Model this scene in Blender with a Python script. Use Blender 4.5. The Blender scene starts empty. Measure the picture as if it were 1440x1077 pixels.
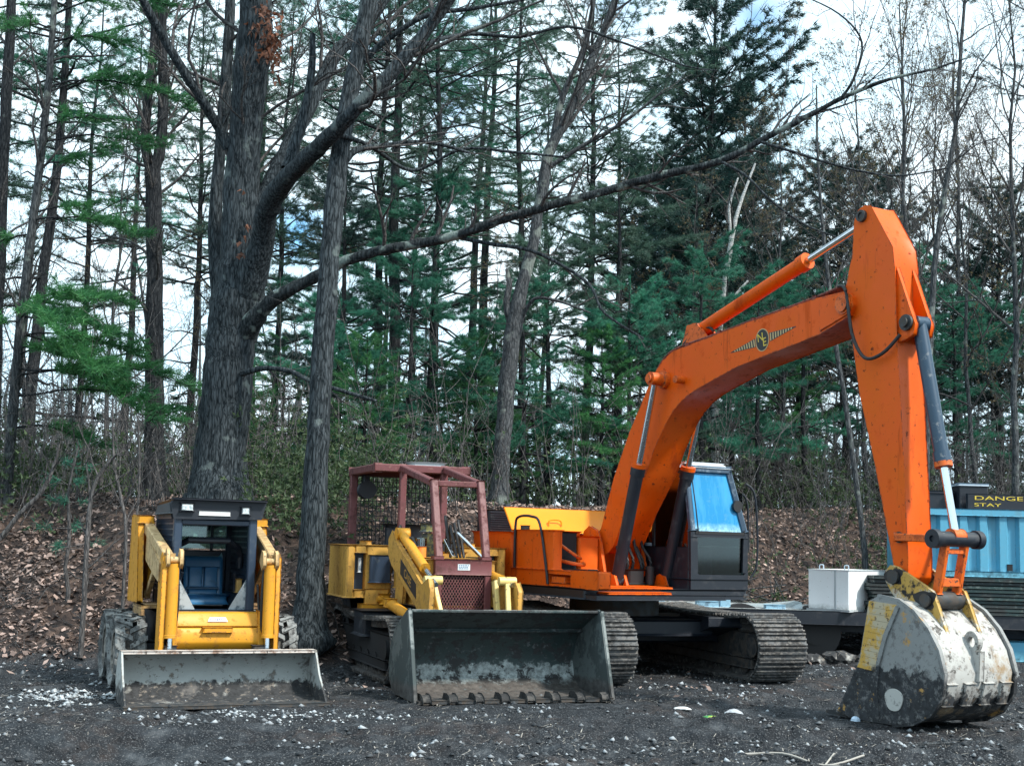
import bpy, bmesh, math, random
import numpy as np
from mathutils import Vector, Matrix

SC = bpy.context.scene
COL = SC.collection
R = math.radians

# ------------------------------------------------------------------ camera
FPX, HC = 1850.0, 1.6                      # focal length in photo pixels (1440 wide), eye height
TH = math.atan((762 - 538.5) / FPX)
ROLL = R(1.5)
cam_d = bpy.data.cameras.new("camera")
cam_d.sensor_width = 36.0
cam_d.lens = 36.0 * FPX / 1440.0
cam_d.clip_start = 0.1
cam_d.clip_end = 2000.0
cam = bpy.data.objects.new("camera", cam_d)
COL.objects.link(cam)
_fw = Vector((0, math.cos(TH), math.sin(TH)))
_up0 = Vector((0, -math.sin(TH), math.cos(TH)))
_rt = Vector((1, 0, 0)) * math.cos(ROLL) + _up0 * math.sin(ROLL)
_up = _up0 * math.cos(ROLL) - Vector((1, 0, 0)) * math.sin(ROLL)
cm = Matrix((_rt, _up, -_fw)).transposed().to_4x4()
cm.translation = (0, 0, HC)
cam.matrix_world = cm
SC.camera = cam

def at(u, v, Y):
    """world point seen at photo pixel (u, v) that stands Y metres out"""
    d = _fw + _rt * ((u - 720) / FPX) + _up * ((538.5 - v) / FPX)
    return Vector((0, 0, HC)) + d * (Y / d.y)

# ------------------------------------------------------------------ light and sky
SUN_EL, SUN_AZ = R(46), R(122)             # azimuth measured from +Y towards +X: behind the camera, to the right
w = bpy.data.worlds.new("World"); SC.world = w; w.use_nodes = True
nt = w.node_tree; N = nt.nodes; LK = nt.links
for n in list(N): N.remove(n)
out = N.new("ShaderNodeOutputWorld"); bg = N.new("ShaderNodeBackground")
sky = N.new("ShaderNodeTexSky"); sky.sky_type = 'NISHITA'; sky.sun_disc = False
sky.sun_elevation = SUN_EL; sky.sun_rotation = SUN_AZ
sky.air_density = 1.0; sky.dust_density = 0.6; sky.ozone_density = 2.2
geo = N.new("ShaderNodeTexCoord")
mp = N.new("ShaderNodeMapping"); mp.inputs['Scale'].default_value = (1.0, 1.0, 2.2)
mp.inputs['Location'].default_value = (0.35, 0.1, 0.0)
nz = N.new("ShaderNodeTexNoise"); nz.inputs['Scale'].default_value = 3.2
nz.inputs['Detail'].default_value = 7.0; nz.inputs['Roughness'].default_value = 0.58
rp = N.new("ShaderNodeValToRGB")
rp.color_ramp.elements[0].position = 0.20; rp.color_ramp.elements[1].position = 0.33
cl = N.new("ShaderNodeTexNoise"); cl.inputs['Scale'].default_value = 5.0; cl.inputs['Detail'].default_value = 5.0
cr = N.new("ShaderNodeValToRGB")
cr.color_ramp.elements[0].position = 0.3; cr.color_ramp.elements[0].color = (6.4, 9.3, 11.0, 1)
cr.color_ramp.elements[1].position = 0.66; cr.color_ramp.elements[1].color = (9.4, 10.9, 11.7, 1)
mx = N.new("ShaderNodeMix"); mx.data_type = 'RGBA'
LK.new(geo.outputs['Generated'], mp.inputs['Vector'])
LK.new(mp.outputs['Vector'], nz.inputs['Vector']); LK.new(mp.outputs['Vector'], cl.inputs['Vector'])
LK.new(nz.outputs['Fac'], rp.inputs['Fac']); LK.new(cl.outputs['Fac'], cr.inputs['Fac'])
# gaps of blue between the clouds
wn = N.new("ShaderNodeTexNoise"); wn.inputs['Scale'].default_value = 14.0; wn.inputs['Detail'].default_value = 4.0
LK.new(geo.outputs['Generated'], wn.inputs['Vector'])
cover = rp.outputs['Color']
for gu, gv, gr in ((1062, 22, .034), (640, 150, .030), (880, -20, .03), (520, 60, .02), (420, 330, .016), (930, 330, .016)):
    gd = (_fw + _rt * ((gu - 720) / FPX) + _up * ((538.5 - gv) / FPX)).normalized()
    ds = N.new("ShaderNodeVectorMath"); ds.operation = 'DISTANCE'; LK.new(geo.outputs['Generated'], ds.inputs[0]); ds.inputs[1].default_value = gd
    wa = N.new("ShaderNodeMath"); wa.operation = 'MULTIPLY_ADD'; LK.new(wn.outputs['Fac'], wa.inputs[0]); wa.inputs[1].default_value = -.075; LK.new(ds.outputs['Value'], wa.inputs[2])
    mr = N.new("ShaderNodeMapRange"); mr.inputs['From Min'].default_value = -.045; mr.inputs['From Max'].default_value = gr - .03; LK.new(wa.outputs[0], mr.inputs['Value'])
    mm = N.new("ShaderNodeMath"); mm.operation = 'MULTIPLY'; LK.new(cover, mm.inputs[0]); LK.new(mr.outputs['Result'], mm.inputs[1]); cover = mm.outputs[0]
bl = N.new("ShaderNodeMix"); bl.data_type = 'RGBA'; bl.blend_type = 'MULTIPLY'; bl.inputs['Factor'].default_value = 1.0; bl.inputs[7].default_value = (1.1, 1.75, 1.9, 1)
LK.new(sky.outputs['Color'], bl.inputs[6])
LK.new(cover, mx.inputs['Factor'])
LK.new(bl.outputs[2], mx.inputs[6]); LK.new(cr.outputs['Color'], mx.inputs[7])
LK.new(mx.outputs[2], bg.inputs['Color']); bg.inputs['Strength'].default_value = 0.11
LK.new(bg.outputs['Background'], out.inputs['Surface'])

sd = bpy.data.lights.new("sun", 'SUN'); sd.energy = 4.3; sd.angle = R(7); sd.color = (1.0, 0.95, 0.86)
sun = bpy.data.objects.new("sun", sd); COL.objects.link(sun)
_sd = Vector((math.sin(SUN_AZ) * math.cos(SUN_EL), math.cos(SUN_AZ) * math.cos(SUN_EL), math.sin(SUN_EL)))
sun.rotation_euler = (-_sd).to_track_quat('-Z', 'Y').to_euler(); sun.location = (12, -10, 18)

SC.view_settings.view_transform = 'Standard'; SC.view_settings.look = 'None'
SC.view_settings.exposure = 0.48; SC.view_settings.gamma = 1.0
SC.cycles.max_bounces = 6; SC.cycles.transparent_max_bounces = 12
SC.cycles.caustics_reflective = False; SC.cycles.caustics_refractive = False
# ------------------------------------------------------------------ materials
def mat(name, base, rough=0.6, metal=0.0, layers=(), bump=None, var=None, coat=0.0, spec=0.5, attr=None, transl=0.0, objvar=0.0, edge=None):
    """principled material; layers = stains with a shape of their own:
    ('n', scale, lo, hi, colour)      noise blotches
    ('m', height, spread, amp, scale, colour)   splashed mud/dust below a ragged height
    ('v', scale, lo, hi, colour)      vertical run streaks"""
    m = bpy.data.materials.new(name); m.use_nodes = True
    nt = m.node_tree; N = nt.nodes; K = nt.links
    b = N["Principled BSDF"]
    b.inputs['Roughness'].default_value = rough; b.inputs['Metallic'].default_value = metal
    b.inputs['Specular IOR Level'].default_value = spec
    if coat: b.inputs['Coat Weight'].default_value = coat; b.inputs['Coat Roughness'].default_value = 0.15
    tc = N.new("ShaderNodeTexCoord"); co = tc.outputs['Object']
    rgb = N.new("ShaderNodeRGB"); rgb.outputs[0].default_value = (*base, 1); cur = rgb.outputs[0]
    def noise(scale, detail=8, vec=None, rough_=0.7):
        n = N.new("ShaderNodeTexNoise"); n.inputs['Scale'].default_value = scale; n.inputs['Detail'].default_value = detail
        n.inputs['Roughness'].default_value = rough_
        K.new(vec or co, n.inputs['Vector']); return n.outputs['Fac']
    def ramp(src, lo, hi):
        r = N.new("ShaderNodeMapRange"); r.inputs['From Min'].default_value = lo; r.inputs['From Max'].default_value = hi
        K.new(src, r.inputs['Value']); return r.outputs['Result']
    def mix(fac, a, col, mode='MIX'):
        x = N.new("ShaderNodeMix"); x.data_type = 'RGBA'; x.blend_type = mode
        if hasattr(fac, 'links'): K.new(fac, x.inputs['Factor'])
        else: x.inputs['Factor'].default_value = fac
        K.new(a, x.inputs[6])
        if hasattr(col, 'links'): K.new(col, x.inputs[7])
        else: x.inputs[7].default_value = (*col, 1)
        return x.outputs[2]
    def scaled(v):
        q = N.new("ShaderNodeMapping"); q.inputs['Scale'].default_value = v; K.new(co, q.inputs['Vector']); return q.outputs['Vector']
    def gain(src, lo, hi):
        r = N.new("ShaderNodeMapRange"); r.inputs['From Min'].default_value = 0; r.inputs['From Max'].default_value = 1
        r.inputs['To Min'].default_value = lo; r.inputs['To Max'].default_value = hi; K.new(src, r.inputs['Value'])
        c = N.new("ShaderNodeCombineColor")
        for i in range(3): K.new(r.outputs['Result'], c.inputs[i])
        return c.outputs[0]
    if edge:                                   # paint rubbed off along the edges
        bv = N.new("ShaderNodeBevel"); bv.samples = 4; bv.inputs['Radius'].default_value = edge[0]
        ge = N.new("ShaderNodeNewGeometry"); dt = N.new("ShaderNodeVectorMath"); dt.operation = 'DOT_PRODUCT'
        K.new(bv.outputs[0], dt.inputs[0]); K.new(ge.outputs['Normal'], dt.inputs[1])
        iv = N.new("ShaderNodeMath"); iv.operation = 'SUBTRACT'; iv.inputs[0].default_value = 1.0; K.new(dt.outputs['Value'], iv.inputs[1])
        ml = N.new("ShaderNodeMath"); ml.operation = 'MULTIPLY'; K.new(ramp(iv.outputs[0], .02, .22), ml.inputs[0]); K.new(ramp(noise(edge[2]), .46, .56), ml.inputs[1])
        cur = mix(ml.outputs[0], cur, edge[1])
    if attr:                                   # per-leaf / per-stone colour between base and attr
        a = N.new("ShaderNodeAttribute"); a.attribute_name = "tint"
        cur = mix(a.outputs['Fac'], cur, attr)
    if var:
        cur = mix(1.0, cur, gain(noise(var[0]), 1 - var[1], 1 + var[1]), 'MULTIPLY')
    rsock = None; fsum = None
    for L in layers:
        if L[0] == 'n': f = ramp(noise(L[1]), L[2] - .05, L[3] - .035); c = L[4]
        elif L[0] == 'v': f = ramp(noise(1.0, 4, scaled((L[1], L[1], L[1] * 0.12))), L[2], L[3]); c = L[4]
        else:
            sp = N.new("ShaderNodeSeparateXYZ"); K.new(co, sp.inputs[0])
            ma = N.new("ShaderNodeMath"); ma.operation = 'MULTIPLY_ADD'
            K.new(noise(L[4], 6), ma.inputs[0]); ma.inputs[1].default_value = L[3]; K.new(sp.outputs[2], ma.inputs[2])
            f = ramp(ma.outputs[0], L[1] + L[3] * .5 + L[2], L[1] + L[3] * .5 - L[2]); c = L[5]
        if L[0] == 'm':                          # mud is never one tone
            rc = N.new("ShaderNodeRGB"); rc.outputs[0].default_value = (*c, 1)
            c = mix(1.0, rc.outputs[0], gain(ramp(noise(L[4] * 2.3 + 3), .35, .68), .55, 2.1), 'MULTIPLY')
        cur = mix(f, cur, c)
        if fsum is None: fsum = f
        else:
            q = N.new("ShaderNodeMath"); q.operation = 'MAXIMUM'; K.new(f, q.inputs[0]); K.new(fsum, q.inputs[1]); fsum = q.outputs[0]
    if objvar:
        oi = N.new("ShaderNodeObjectInfo")
        cur = mix(1.0, cur, gain(oi.outputs['Random'], 1 - objvar, 1 + objvar), 'MULTIPLY')
    K.new(cur, b.inputs['Base Color'])
    if fsum is not None:
        q = N.new("ShaderNodeMapRange"); q.inputs['To Min'].default_value = rough; q.inputs['To Max'].default_value = 0.85
        K.new(fsum, q.inputs['Value']); K.new(q.outputs['Result'], b.inputs['Roughness'])
        if metal:
            q = N.new("ShaderNodeMapRange"); q.inputs['To Min'].default_value = metal; q.inputs['To Max'].default_value = 0
            K.new(fsum, q.inputs['Value']); K.new(q.outputs['Result'], b.inputs['Metallic'])
    if bump:
        bp = N.new("ShaderNodeBump"); bp.inputs['Strength'].default_value = bump[1]; bp.inputs['Distance'].default_value = bump[2] if len(bump) > 2 else 0.02
        K.new(noise(bump[0], 6), bp.inputs['Height']); K.new(bp.outputs[0], b.inputs['Normal'])
    if transl:
        t = N.new("ShaderNodeBsdfTranslucent"); K.new(cur, t.inputs['Color'])
        ms = N.new("ShaderNodeMixShader"); ms.inputs[0].default_value = transl
        K.new(b.outputs[0], ms.inputs[1]); K.new(t.outputs[0], ms.inputs[2]); K.new(ms.outputs[0], N["Material Output"].inputs['Surface'])
    return m

def glass(name, tint, rough=0.04, clear=0.75):
    m = bpy.data.materials.new(name); m.use_nodes = True
    N = m.node_tree.nodes; K = m.node_tree.links
    for n in list(N): N.remove(n)
    o = N.new("ShaderNodeOutputMaterial"); t = N.new("ShaderNodeBsdfTransparent"); t.inputs[0].default_value = (*tint, 1)
    g = N.new("ShaderNodeBsdfGlossy"); g.inputs['Roughness'].default_value = rough
    fr = N.new("ShaderNodeFresnel"); fr.inputs['IOR'].default_value = 1.5
    ad = N.new("ShaderNodeMath"); ad.operation = 'ADD'; ad.inputs[1].default_value = 1 - clear
    ms = N.new("ShaderNodeMixShader"); K.new(fr.outputs[0], ad.inputs[0]); K.new(ad.outputs[0], ms.inputs[0])
    K.new(t.outputs[0], ms.inputs[1]); K.new(g.outputs[0], ms.inputs[2]); K.new(ms.outputs[0], o.inputs[0])
    return m

# ------------------------------------------------------------------ objects and labels
def thing(name, label, cat, loc=(0, 0, 0), rotz=0.0, group=None):
    o = bpy.data.objects.new(name, None); COL.objects.link(o)
    o.empty_display_size = 0.3; o.location = loc; o.rotation_euler = (0, 0, R(rotz))
    return tag(o, label, cat, group)

def tag(o, label, cat, group=None):
    o["label"] = label; o["category"] = cat
    if group: o["group"] = group
    return o

def kind(o, k, label=None):
    o["kind"] = k
    if label: o["label"] = label
    return o

def V(l, f, z): return Vector((l, -f, z))      # machine frame: lateral, forward, up

class MB:
    """collects shapes into one bmesh, becomes ONE mesh object"""
    def __init__(s, T=None): s.bm = bmesh.new(); s.T = T
    def _join(s, b, bevel=0.0, seg=1):
        if bevel > 0:
            bmesh.ops.remove_doubles(b, verts=b.verts, dist=1e-5)
            ed = [e for e in b.edges if len(e.link_faces) == 2 and e.calc_face_angle(0) > 0.5]
            if ed: bmesh.ops.bevel(b, geom=ed, offset=bevel, segments=seg, affect='EDGES', profile=0.5, clamp_overlap=True)
        bmesh.ops.recalc_face_normals(b, faces=b.faces)
        if s.T is not None: b.transform(s.T)
        me = bpy.data.meshes.new("tmp"); b.to_mesh(me); b.free()
        s.bm.from_mesh(me); bpy.data.meshes.remove(me)
    def solid(s, ring0, ring1, b=0.0, seg=1):
        t = bmesh.new(); n = len(ring0)
        a = [t.verts.new(p) for p in ring0]; c = [t.verts.new(p) for p in ring1]
        t.faces.new(a); t.faces.new(c[::-1])
        for i in range(n): t.faces.new((a[i], a[(i + 1) % n], c[(i + 1) % n], c[i]))
        s._join(t, b, seg); return s
    def box(s, l0, l1, f0, f1, z0, z1, b=0.008, seg=1):
        q = [(l0, f0), (l1, f0), (l1, f1), (l0, f1)]
        return s.solid([V(l, f, z0) for l, f in q], [V(l, f, z1) for l, f in q], b, seg)
    def prism(s, poly, l0, l1, b=0.008, seg=1):            # profile in (forward, up)
        return s.solid([V(l0, f, z) for f, z in poly], [V(l1, f, z) for f, z in poly], b, seg)
    def front(s, poly, f0, f1, b=0.006):                   # profile in (lateral, up)
        return s.solid([V(l, f0, z) for l, z in poly], [V(l, f1, z) for l, z in poly], b)
    def plan(s, poly, z0, z1, b=0.008, seg=1):             # profile in (lateral, forward)
        return s.solid([V(l, f, z0) for l, f in poly], [V(l, f, z1) for l, f in poly], b, seg)
    def sheet(s, line, th, l0, l1, b=0.0):                 # bent sheet: profile line in (forward, up) with a thickness
        p = [Vector(q) for q in line]; nn = []
        for i in range(len(p)):
            d = (p[min(i + 1, len(p) - 1)] - p[max(i - 1, 0)]).normalized(); nn.append(Vector((-d.y, d.x)))
        return s.prism([tuple(q) for q in p] + [tuple(p[i] + nn[i] * th) for i in range(len(p) - 1, -1, -1)], l0, l1, b)
    def beam(s, p, q, w, h, b=0.006, up=None, ends=None):  # rectangular bar from p to q; w sideways, h upwards
        p = V(*p); q = V(*q); d = (q - p).normalized(); u = Vector(up) if up else Vector((0, 0, 1))
        if abs(d.dot(u)) > 0.98: u = Vector((0, 1, 0))
        x = d.cross(u).normalized() * (w / 2); y = x.cross(d).normalized() * (h / 2)
        k = ends or 1.0
        return s.solid([p + x + y, p - x + y, p - x - y, p + x - y], [q + (x + y) * k, q + (-x + y) * k, q + (-x - y) * k, q + (x - y) * k], b)
    def cyl(s, p, q, r, r2=None, n=20, b=0.0):
        p = V(*p); q = V(*q); d = (q - p).normalized(); u = Vector((0, 0, 1)) if abs(d.z) < 0.9 else Vector((1, 0, 0))
        x = d.cross(u).normalized(); y = x.cross(d); r2 = r if r2 is None else r2
        an = [2 * math.pi * i / n for i in range(n)]
        return s.solid([p + (x * math.cos(a) + y * math.sin(a)) * r for a in an], [q + (x * math.cos(a) + y * math.sin(a)) * r2 for a in an], b)
    def ring(s, p, q, r, ri, n=24):                        # tube with a hole
        p = V(*p); q = V(*q); d = (q - p).normalized(); u = Vector((0, 0, 1)) if abs(d.z) < 0.9 else Vector((1, 0, 0))
        x = d.cross(u).normalized(); y = x.cross(d); t = bmesh.new(); L = []
        for c, rr in ((p, r), (q, r), (q, ri), (p, ri)):
            L.append([t.verts.new(c + (x * math.cos(2 * math.pi * i / n) + y * math.sin(2 * math.pi * i / n)) * rr) for i in range(n)])
        for k in range(4):
            A, B = L[k], L[(k + 1) % 4]
            for i in range(n): t.faces.new((A[i], A[(i + 1) % n], B[(i + 1) % n], B[i]))
        s._join(t); return s
    def tube(s, pts, r, n=8, smooth=True, raw=False):
        P = [Vector(p) if raw else V(*p) for p in pts]
        if smooth and len(P) > 2:
            Q = []
            for i in range(len(P) - 1):
                p0 = P[max(i - 1, 0)]; p1 = P[i]; p2 = P[i + 1]; p3 = P[min(i + 2, len(P) - 1)]
                for k in range(5):
                    t = k / 5
                    Q.append(0.5 * ((2 * p1) + (p2 - p0) * t + (2 * p0 - 5 * p1 + 4 * p2 - p3) * t * t + (3 * p1 - p0 - 3 * p2 + p3) * t ** 3))
            Q.append(P[-1]); P = Q
        t = bmesh.new(); rings = []; u = Vector((0.12, 0.3, 1)).normalized()
        for i, c in enumerate(P):
            d = (P[min(i + 1, len(P) - 1)] - P[max(i - 1, 0)]).normalized()
            x = d.cross(u)
            if x.length < 0.05: x = d.cross(Vector((1, 0, 0)))
            x.normalize(); y = x.cross(d); rr = r[min(i, len(r) - 1)] if isinstance(r, (list, tuple)) else r
            rings.append([t.verts.new(c + (x * math.cos(2 * math.pi * k / n) + y * math.sin(2 * math.pi * k / n)) * rr) for k in range(n)])
        for A, B in zip(rings, rings[1:]):
            for k in range(n): t.faces.new((A[k], A[(k + 1) % n], B[(k + 1) % n], B[k]))
        t.faces.new(rings[0]); t.faces.new(rings[-1][::-1])
        s._join(t); return s
    def done(s, name, m, parent=None, sharp=32):
        bm = s.bm
        for f in bm.faces: f.smooth = True
        for e in bm.edges:
            e.smooth = not (len(e.link_faces) != 2 or e.calc_face_angle(0) > R(sharp))
        me = bpy.data.meshes.new(name); bm.to_mesh(me); bm.free()
        me.materials.append(m)
        o = bpy.data.objects.new(name, me); COL.objects.link(o)
        if parent is not None: o.parent = parent
        return o

def text_mesh(name, s, size, depth, m, parent, mw, align='CENTER', xs=1.0):
    cu = bpy.data.curves.new(name + "_curve", 'FONT'); cu.body = s; cu.size = size; cu.extrude = depth
    cu.align_x = align; cu.align_y = 'CENTER'
    t = bpy.data.objects.new("tmp", cu); COL.objects.link(t)
    dg = bpy.context.evaluated_depsgraph_get(); me = bpy.data.meshes.new_from_object(t.evaluated_get(dg))
    bpy.data.objects.remove(t); bpy.data.curves.remove(cu)
    me.name = name; me.transform(mw @ Matrix.Diagonal((xs, 1, 1, 1))); me.materials.clear(); me.materials.append(m)
    o = bpy.data.objects.new(name, me); COL.objects.link(o); o.parent = parent
    return o

def frame(origin, xdir, ydir):                 # matrix whose x, y axes run along the lettering
    x = Vector(xdir).normalized(); y = Vector(ydir).normalized(); z = x.cross(y)
    M = Matrix((x, y, z)).transposed().to_4x4(); M.translation = origin
    return M

def copy_tree(o, parent=None):
    c = o.copy(); COL.objects.link(c)
    if parent is not None: c.parent = parent
    for ch in list(o.children): copy_tree(ch, c)
    return c

# ------------------------------------------------------------------ numpy meshes
def np_mesh(name, verts, quads=None, tris=None, m=None, attr=None, smooth=False):
    me = bpy.data.meshes.new(name); verts = np.asarray(verts, np.float32)
    nq = 0 if quads is None else len(quads); ntri = 0 if tris is None else len(tris)
    loops = []; tot = []
    if nq: loops.append(np.asarray(quads, np.int32).ravel()); tot.append(np.full(nq, 4, np.int32))
    if ntri: loops.append(np.asarray(tris, np.int32).ravel()); tot.append(np.full(ntri, 3, np.int32))
    loops = np.concatenate(loops); tot = np.concatenate(tot); start = np.concatenate([[0], np.cumsum(tot)[:-1]]).astype(np.int32)
    me.vertices.add(len(verts)); me.vertices.foreach_set("co", verts.ravel())
    me.loops.add(len(loops)); me.loops.foreach_set("vertex_index", loops)
    me.polygons.add(len(tot)); me.polygons.foreach_set("loop_start", start)
    try: me.polygons.foreach_set("loop_total", tot)
    except Exception: pass
    if smooth: me.polygons.foreach_set("use_smooth", np.ones(len(tot), bool))
    me.update(calc_edges=True); me.validate()
    if attr is not None:
        a = me.attributes.new("tint", 'FLOAT', 'POINT'); a.data.foreach_set("value", np.asarray(attr, np.float32))
    if m is not None: me.materials.append(m)
    return me

def link(name, me, parent=None):
    o = bpy.data.objects.new(name, me); COL.objects.link(o)
    if parent is not None: o.parent = parent
    return o

def _hash(ix, iy, seed):
    h = (ix.astype(np.int64) * 374761393 + iy.astype(np.int64) * 668265263 + seed * 982451653) & 0x7fffffff
    h = ((h ^ (h >> 13)) * 1274126177) & 0x7fffffff
    return ((h ^ (h >> 16)) & 0xffff) / 65535.0

def vnoise(x, y, seed=0):
    x = np.asarray(x, float); y = np.asarray(y, float)
    ix = np.floor(x); iy = np.floor(y); fx = x - ix; fy = y - iy
    fx = fx * fx * (3 - 2 * fx); fy = fy * fy * (3 - 2 * fy); ix = ix.astype(np.int64); iy = iy.astype(np.int64)
    a = _hash(ix, iy, seed); b = _hash(ix + 1, iy, seed); c = _hash(ix, iy + 1, seed); d = _hash(ix + 1, iy + 1, seed)
    return (a * (1 - fx) + b * fx) * (1 - fy) + (c * (1 - fx) + d * fx) * fy

def fbm(x, y, seed=0, o=4):
    s = 0; a = 1; t = 0
    for k in range(o):
        s = s + a * vnoise(x * 2 ** k, y * 2 ** k, seed + k); t += a; a *= 0.5
    return s / t
# ------------------------------------------------------------------ terrain
BX = np.array([-60., -9., -6.2, -4.3, -2.4, -1.0, 1.0, 3.0, 5.0, 7.0, 10., 60.])
BY = np.array([16.4, 16.3, 16.2, 15.9, 15.9, 17.2, 19.6, 21.2, 22.6, 23.4, 23.8, 24.])
def bank_t(x, y):
    e = np.interp(x, BX, BY) + (fbm(x * 0.7, y * 0.7, 5) - 0.5) * 0.9
    return np.clip((y - e) / 4.0, 0, 1)
RUTS = [(-3.4, 10.9, .12), (-1.0, 10.2, .05), (2.4, 10.7, .20), (2.6, 11.6, .22), (-2.9, 11.6, 1.35), (-1.5, 11.7, 1.30), (5.2, 12.0, -.15), (1.7, 12.6, .95)]
def height(x, y):
    x = np.asarray(x, float); y = np.asarray(y, float)
    t = bank_t(x, y); s = t * t * (3 - 2 * t) * 0.45 + t * 0.55
    far = np.clip((y - 26) / 60, 0, 1)
    h = s * (2.1 + 0.25 * np.clip((x + 2) / 8, 0, 1)) + far * 1.5
    h = h + (fbm(x * 0.55 + 3, y * 0.55, 11) - 0.5) * (0.10 + 0.55 * t)
    near = np.clip((y - 6) / 4, 0, 1) * np.clip((45 - y) / 15, 0, 1)
    lot = 1 - t
    h = h + (fbm(x * 2.6, y * 2.6, 21, 4) - 0.5) * 0.07 * near + (fbm(x * 8, y * 8, 31, 4) - 0.5) * 0.115 * near * (0.55 + lot * .45)
    for kx, ky, kd in RUTS:                                    # wheel and track ruts
        c = (x - kx) * math.sin(kd) - (y - ky) * math.cos(kd) + (fbm(x * .5, y * .5, 61, 2) - .5) * .5; s_ = (x - kx) * math.cos(kd) + (y - ky) * math.sin(kd)
        m_ = np.clip((fbm(x * .45 + kx, y * .45, 63, 2) - .30) * 5, 0, 1) * lot * near
        h = h + m_ * (-.055 * np.exp(-(c / .15) ** 2) + .035 * np.exp(-((np.abs(c) - .27) / .09) ** 2) + .016 * np.sign(np.sin(s_ * 30)) * np.exp(-(c / .14) ** 4))
    pads = 0
    for px, py, rr in ((-2.2, 13.2, 1.6), (0.2, 13.9, 1.7), (0.9, 16.0, 2.2), (1.6, 17.2, 2.6), (4.1, 12.9, 1.3)):
        k = np.clip(1.5 - np.hypot(x - px, y - py) / rr, 0, 1); pads = np.maximum(pads, k)
    return h * (1 - 0.65 * pads * lot) - 0.012
def hz(x, y): return float(height(np.array([x]), np.array([y]))[0])

def _axis(segs):
    o = []
    for a, b, st in segs: o.append(np.arange(a, b, st))
    o.append([segs[-1][1]]); return np.concatenate(o)
gx = _axis([(-220, -40, 20), (-40, -14, 1.5), (-14, -6.5, .15), (-6.5, 8.5, .045), (8.5, 14, .15), (14, 40, 1.5), (40, 220, 20)])
gy = _axis([(-40, 4, 2), (4, 9, .12), (9, 15, .04), (15, 25, .07), (25, 45, .4), (45, 100, 3), (100, 400, 25)])
GX, GY = np.meshgrid(gx, gy); GZ = height(GX.ravel(), GY.ravel())
nx, ny = len(gx), len(gy)
idx = np.arange(nx * ny).reshape(ny, nx)
q = np.stack([idx[:-1, :-1], idx[:-1, 1:], idx[1:, 1:], idx[1:, :-1]], -1).reshape(-1, 4)
leafy = np.clip(bank_t(GX.ravel(), GY.ravel()) * 6 + (fbm(GX.ravel() * 1.3, GY.ravel() * 1.3, 8) - .5) * 1.2, 0, 1)

gm = bpy.data.materials.new("lot_ground"); gm.use_nodes = True
N = gm.node_tree.nodes; K = gm.node_tree.links; b = N["Principled BSDF"]
tc = N.new("ShaderNodeTexCoord"); att = N.new("ShaderNodeAttribute"); att.attribute_name = "tint"
def _n(scale, det=6, kind_="ShaderNodeTexNoise"):
    n = N.new(kind_); n.inputs['Scale'].default_value = scale
    if det is not None and 'Detail' in n.inputs: n.inputs['Detail'].default_value = det
    K.new(tc.outputs['Object'], n.inputs['Vector']); return n
def _cr(src, *st):
    r = N.new("ShaderNodeValToRGB"); e = r.color_ramp.elements
    e[0].position, e[0].color = st[0][0], (*st[0][1], 1); e[1].position, e[1].color = st[-1][0], (*st[-1][1], 1)
    for p, c in st[1:-1]:
        k = e.new(p); k.color = (*c, 1)
    K.new(src, r.inputs[0]); return r.outputs[0]
mud = _cr(_n(4.5, 10).outputs['Fac'], (.38, (.003, .005, .008)), (.5, (.008, .011, .015)), (.62, (.022, .027, .033)), (.74, (.070, .078, .086)))
chip = _cr(_n(70, 6).outputs['Fac'], (.55, (0, 0, 0)), (.64, (1, 1, 1)))
chipc = _cr(_n(120, 3).outputs['Color'], (.3, (.03, .034, .04)), (.55, (.09, .095, .10)), (.75, (.26, .265, .27)))
vor = _n(13, None, "ShaderNodeTexVoronoi")
leafc = _cr(vor.outputs['Color'], (.1, (.010, .009, .010)), (.4, (.026, .018, .016)), (.65, (.06, .040, .032)), (.9, (.11, .075, .06)))
def _mix(f, a, c):
    x = N.new("ShaderNodeMix"); x.data_type = 'RGBA'; K.new(f, x.inputs['Factor']); K.new(a, x.inputs[6]); K.new(c, x.inputs[7]); return x.outputs[2]
K.new(_mix(att.outputs['Fac'], _mix(chip, mud, chipc), leafc), b.inputs['Base Color'])
b.inputs['Roughness'].default_value = 0.82; b.inputs['Specular IOR Level'].default_value = 0.3
bp = N.new("ShaderNodeBump"); bp.inputs['Strength'].default_value = 1.0; bp.inputs['Distance'].default_value = 0.05
K.new(_n(22, 8).outputs['Fac'], bp.inputs['Height']); K.new(bp.outputs[0], b.inputs['Normal'])
ground = link("ground", np_mesh("ground", np.stack([GX.ravel(), GY.ravel(), GZ], -1), q, None, gm, leafy, True))
kind(ground, "structure")
# ------------------------------------------------------------------ shared paints
M = {}
RUST = (.11, .045, .022); MUD = (.017, .019, .022); DUST = (.16, .15, .14)
M['orange'] = mat("orange_paint", (.66, .090, .0015), .42, 0, [('n', 5.5, .62, .74, (.50, .055, .003)), ('n', 34, .72, .76, (.05, .025, .015)), ('n', 1.4, .50, .80, (.62, .115, .010)), ('v', 3.4, .66, .76, (.20, .030, .004)), ('n', 6, .70, .74, (.06, .018, .008)), ('v', 7, .60, .80, (.30, .040, .003)), ('v', 2.6, .60, .72, (.40, .050, .003)), ('n', 13, .66, .70, (.16, .03, .008))], (60, .06, .004), (1.6, .16), spec=.22, edge=(.02, (.16, .045, .02), 14))
M['orange_worn'] = mat("worn_orange_paint", (.62, .105, .004), .5, 0, [('n', 9, .58, .64, (.40, .07, .012)), ('n', 17, .62, .66, (.06, .03, .02))], (40, .1, .004), (3, .15), edge=(.02, (.07, .035, .025), 18))
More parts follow.
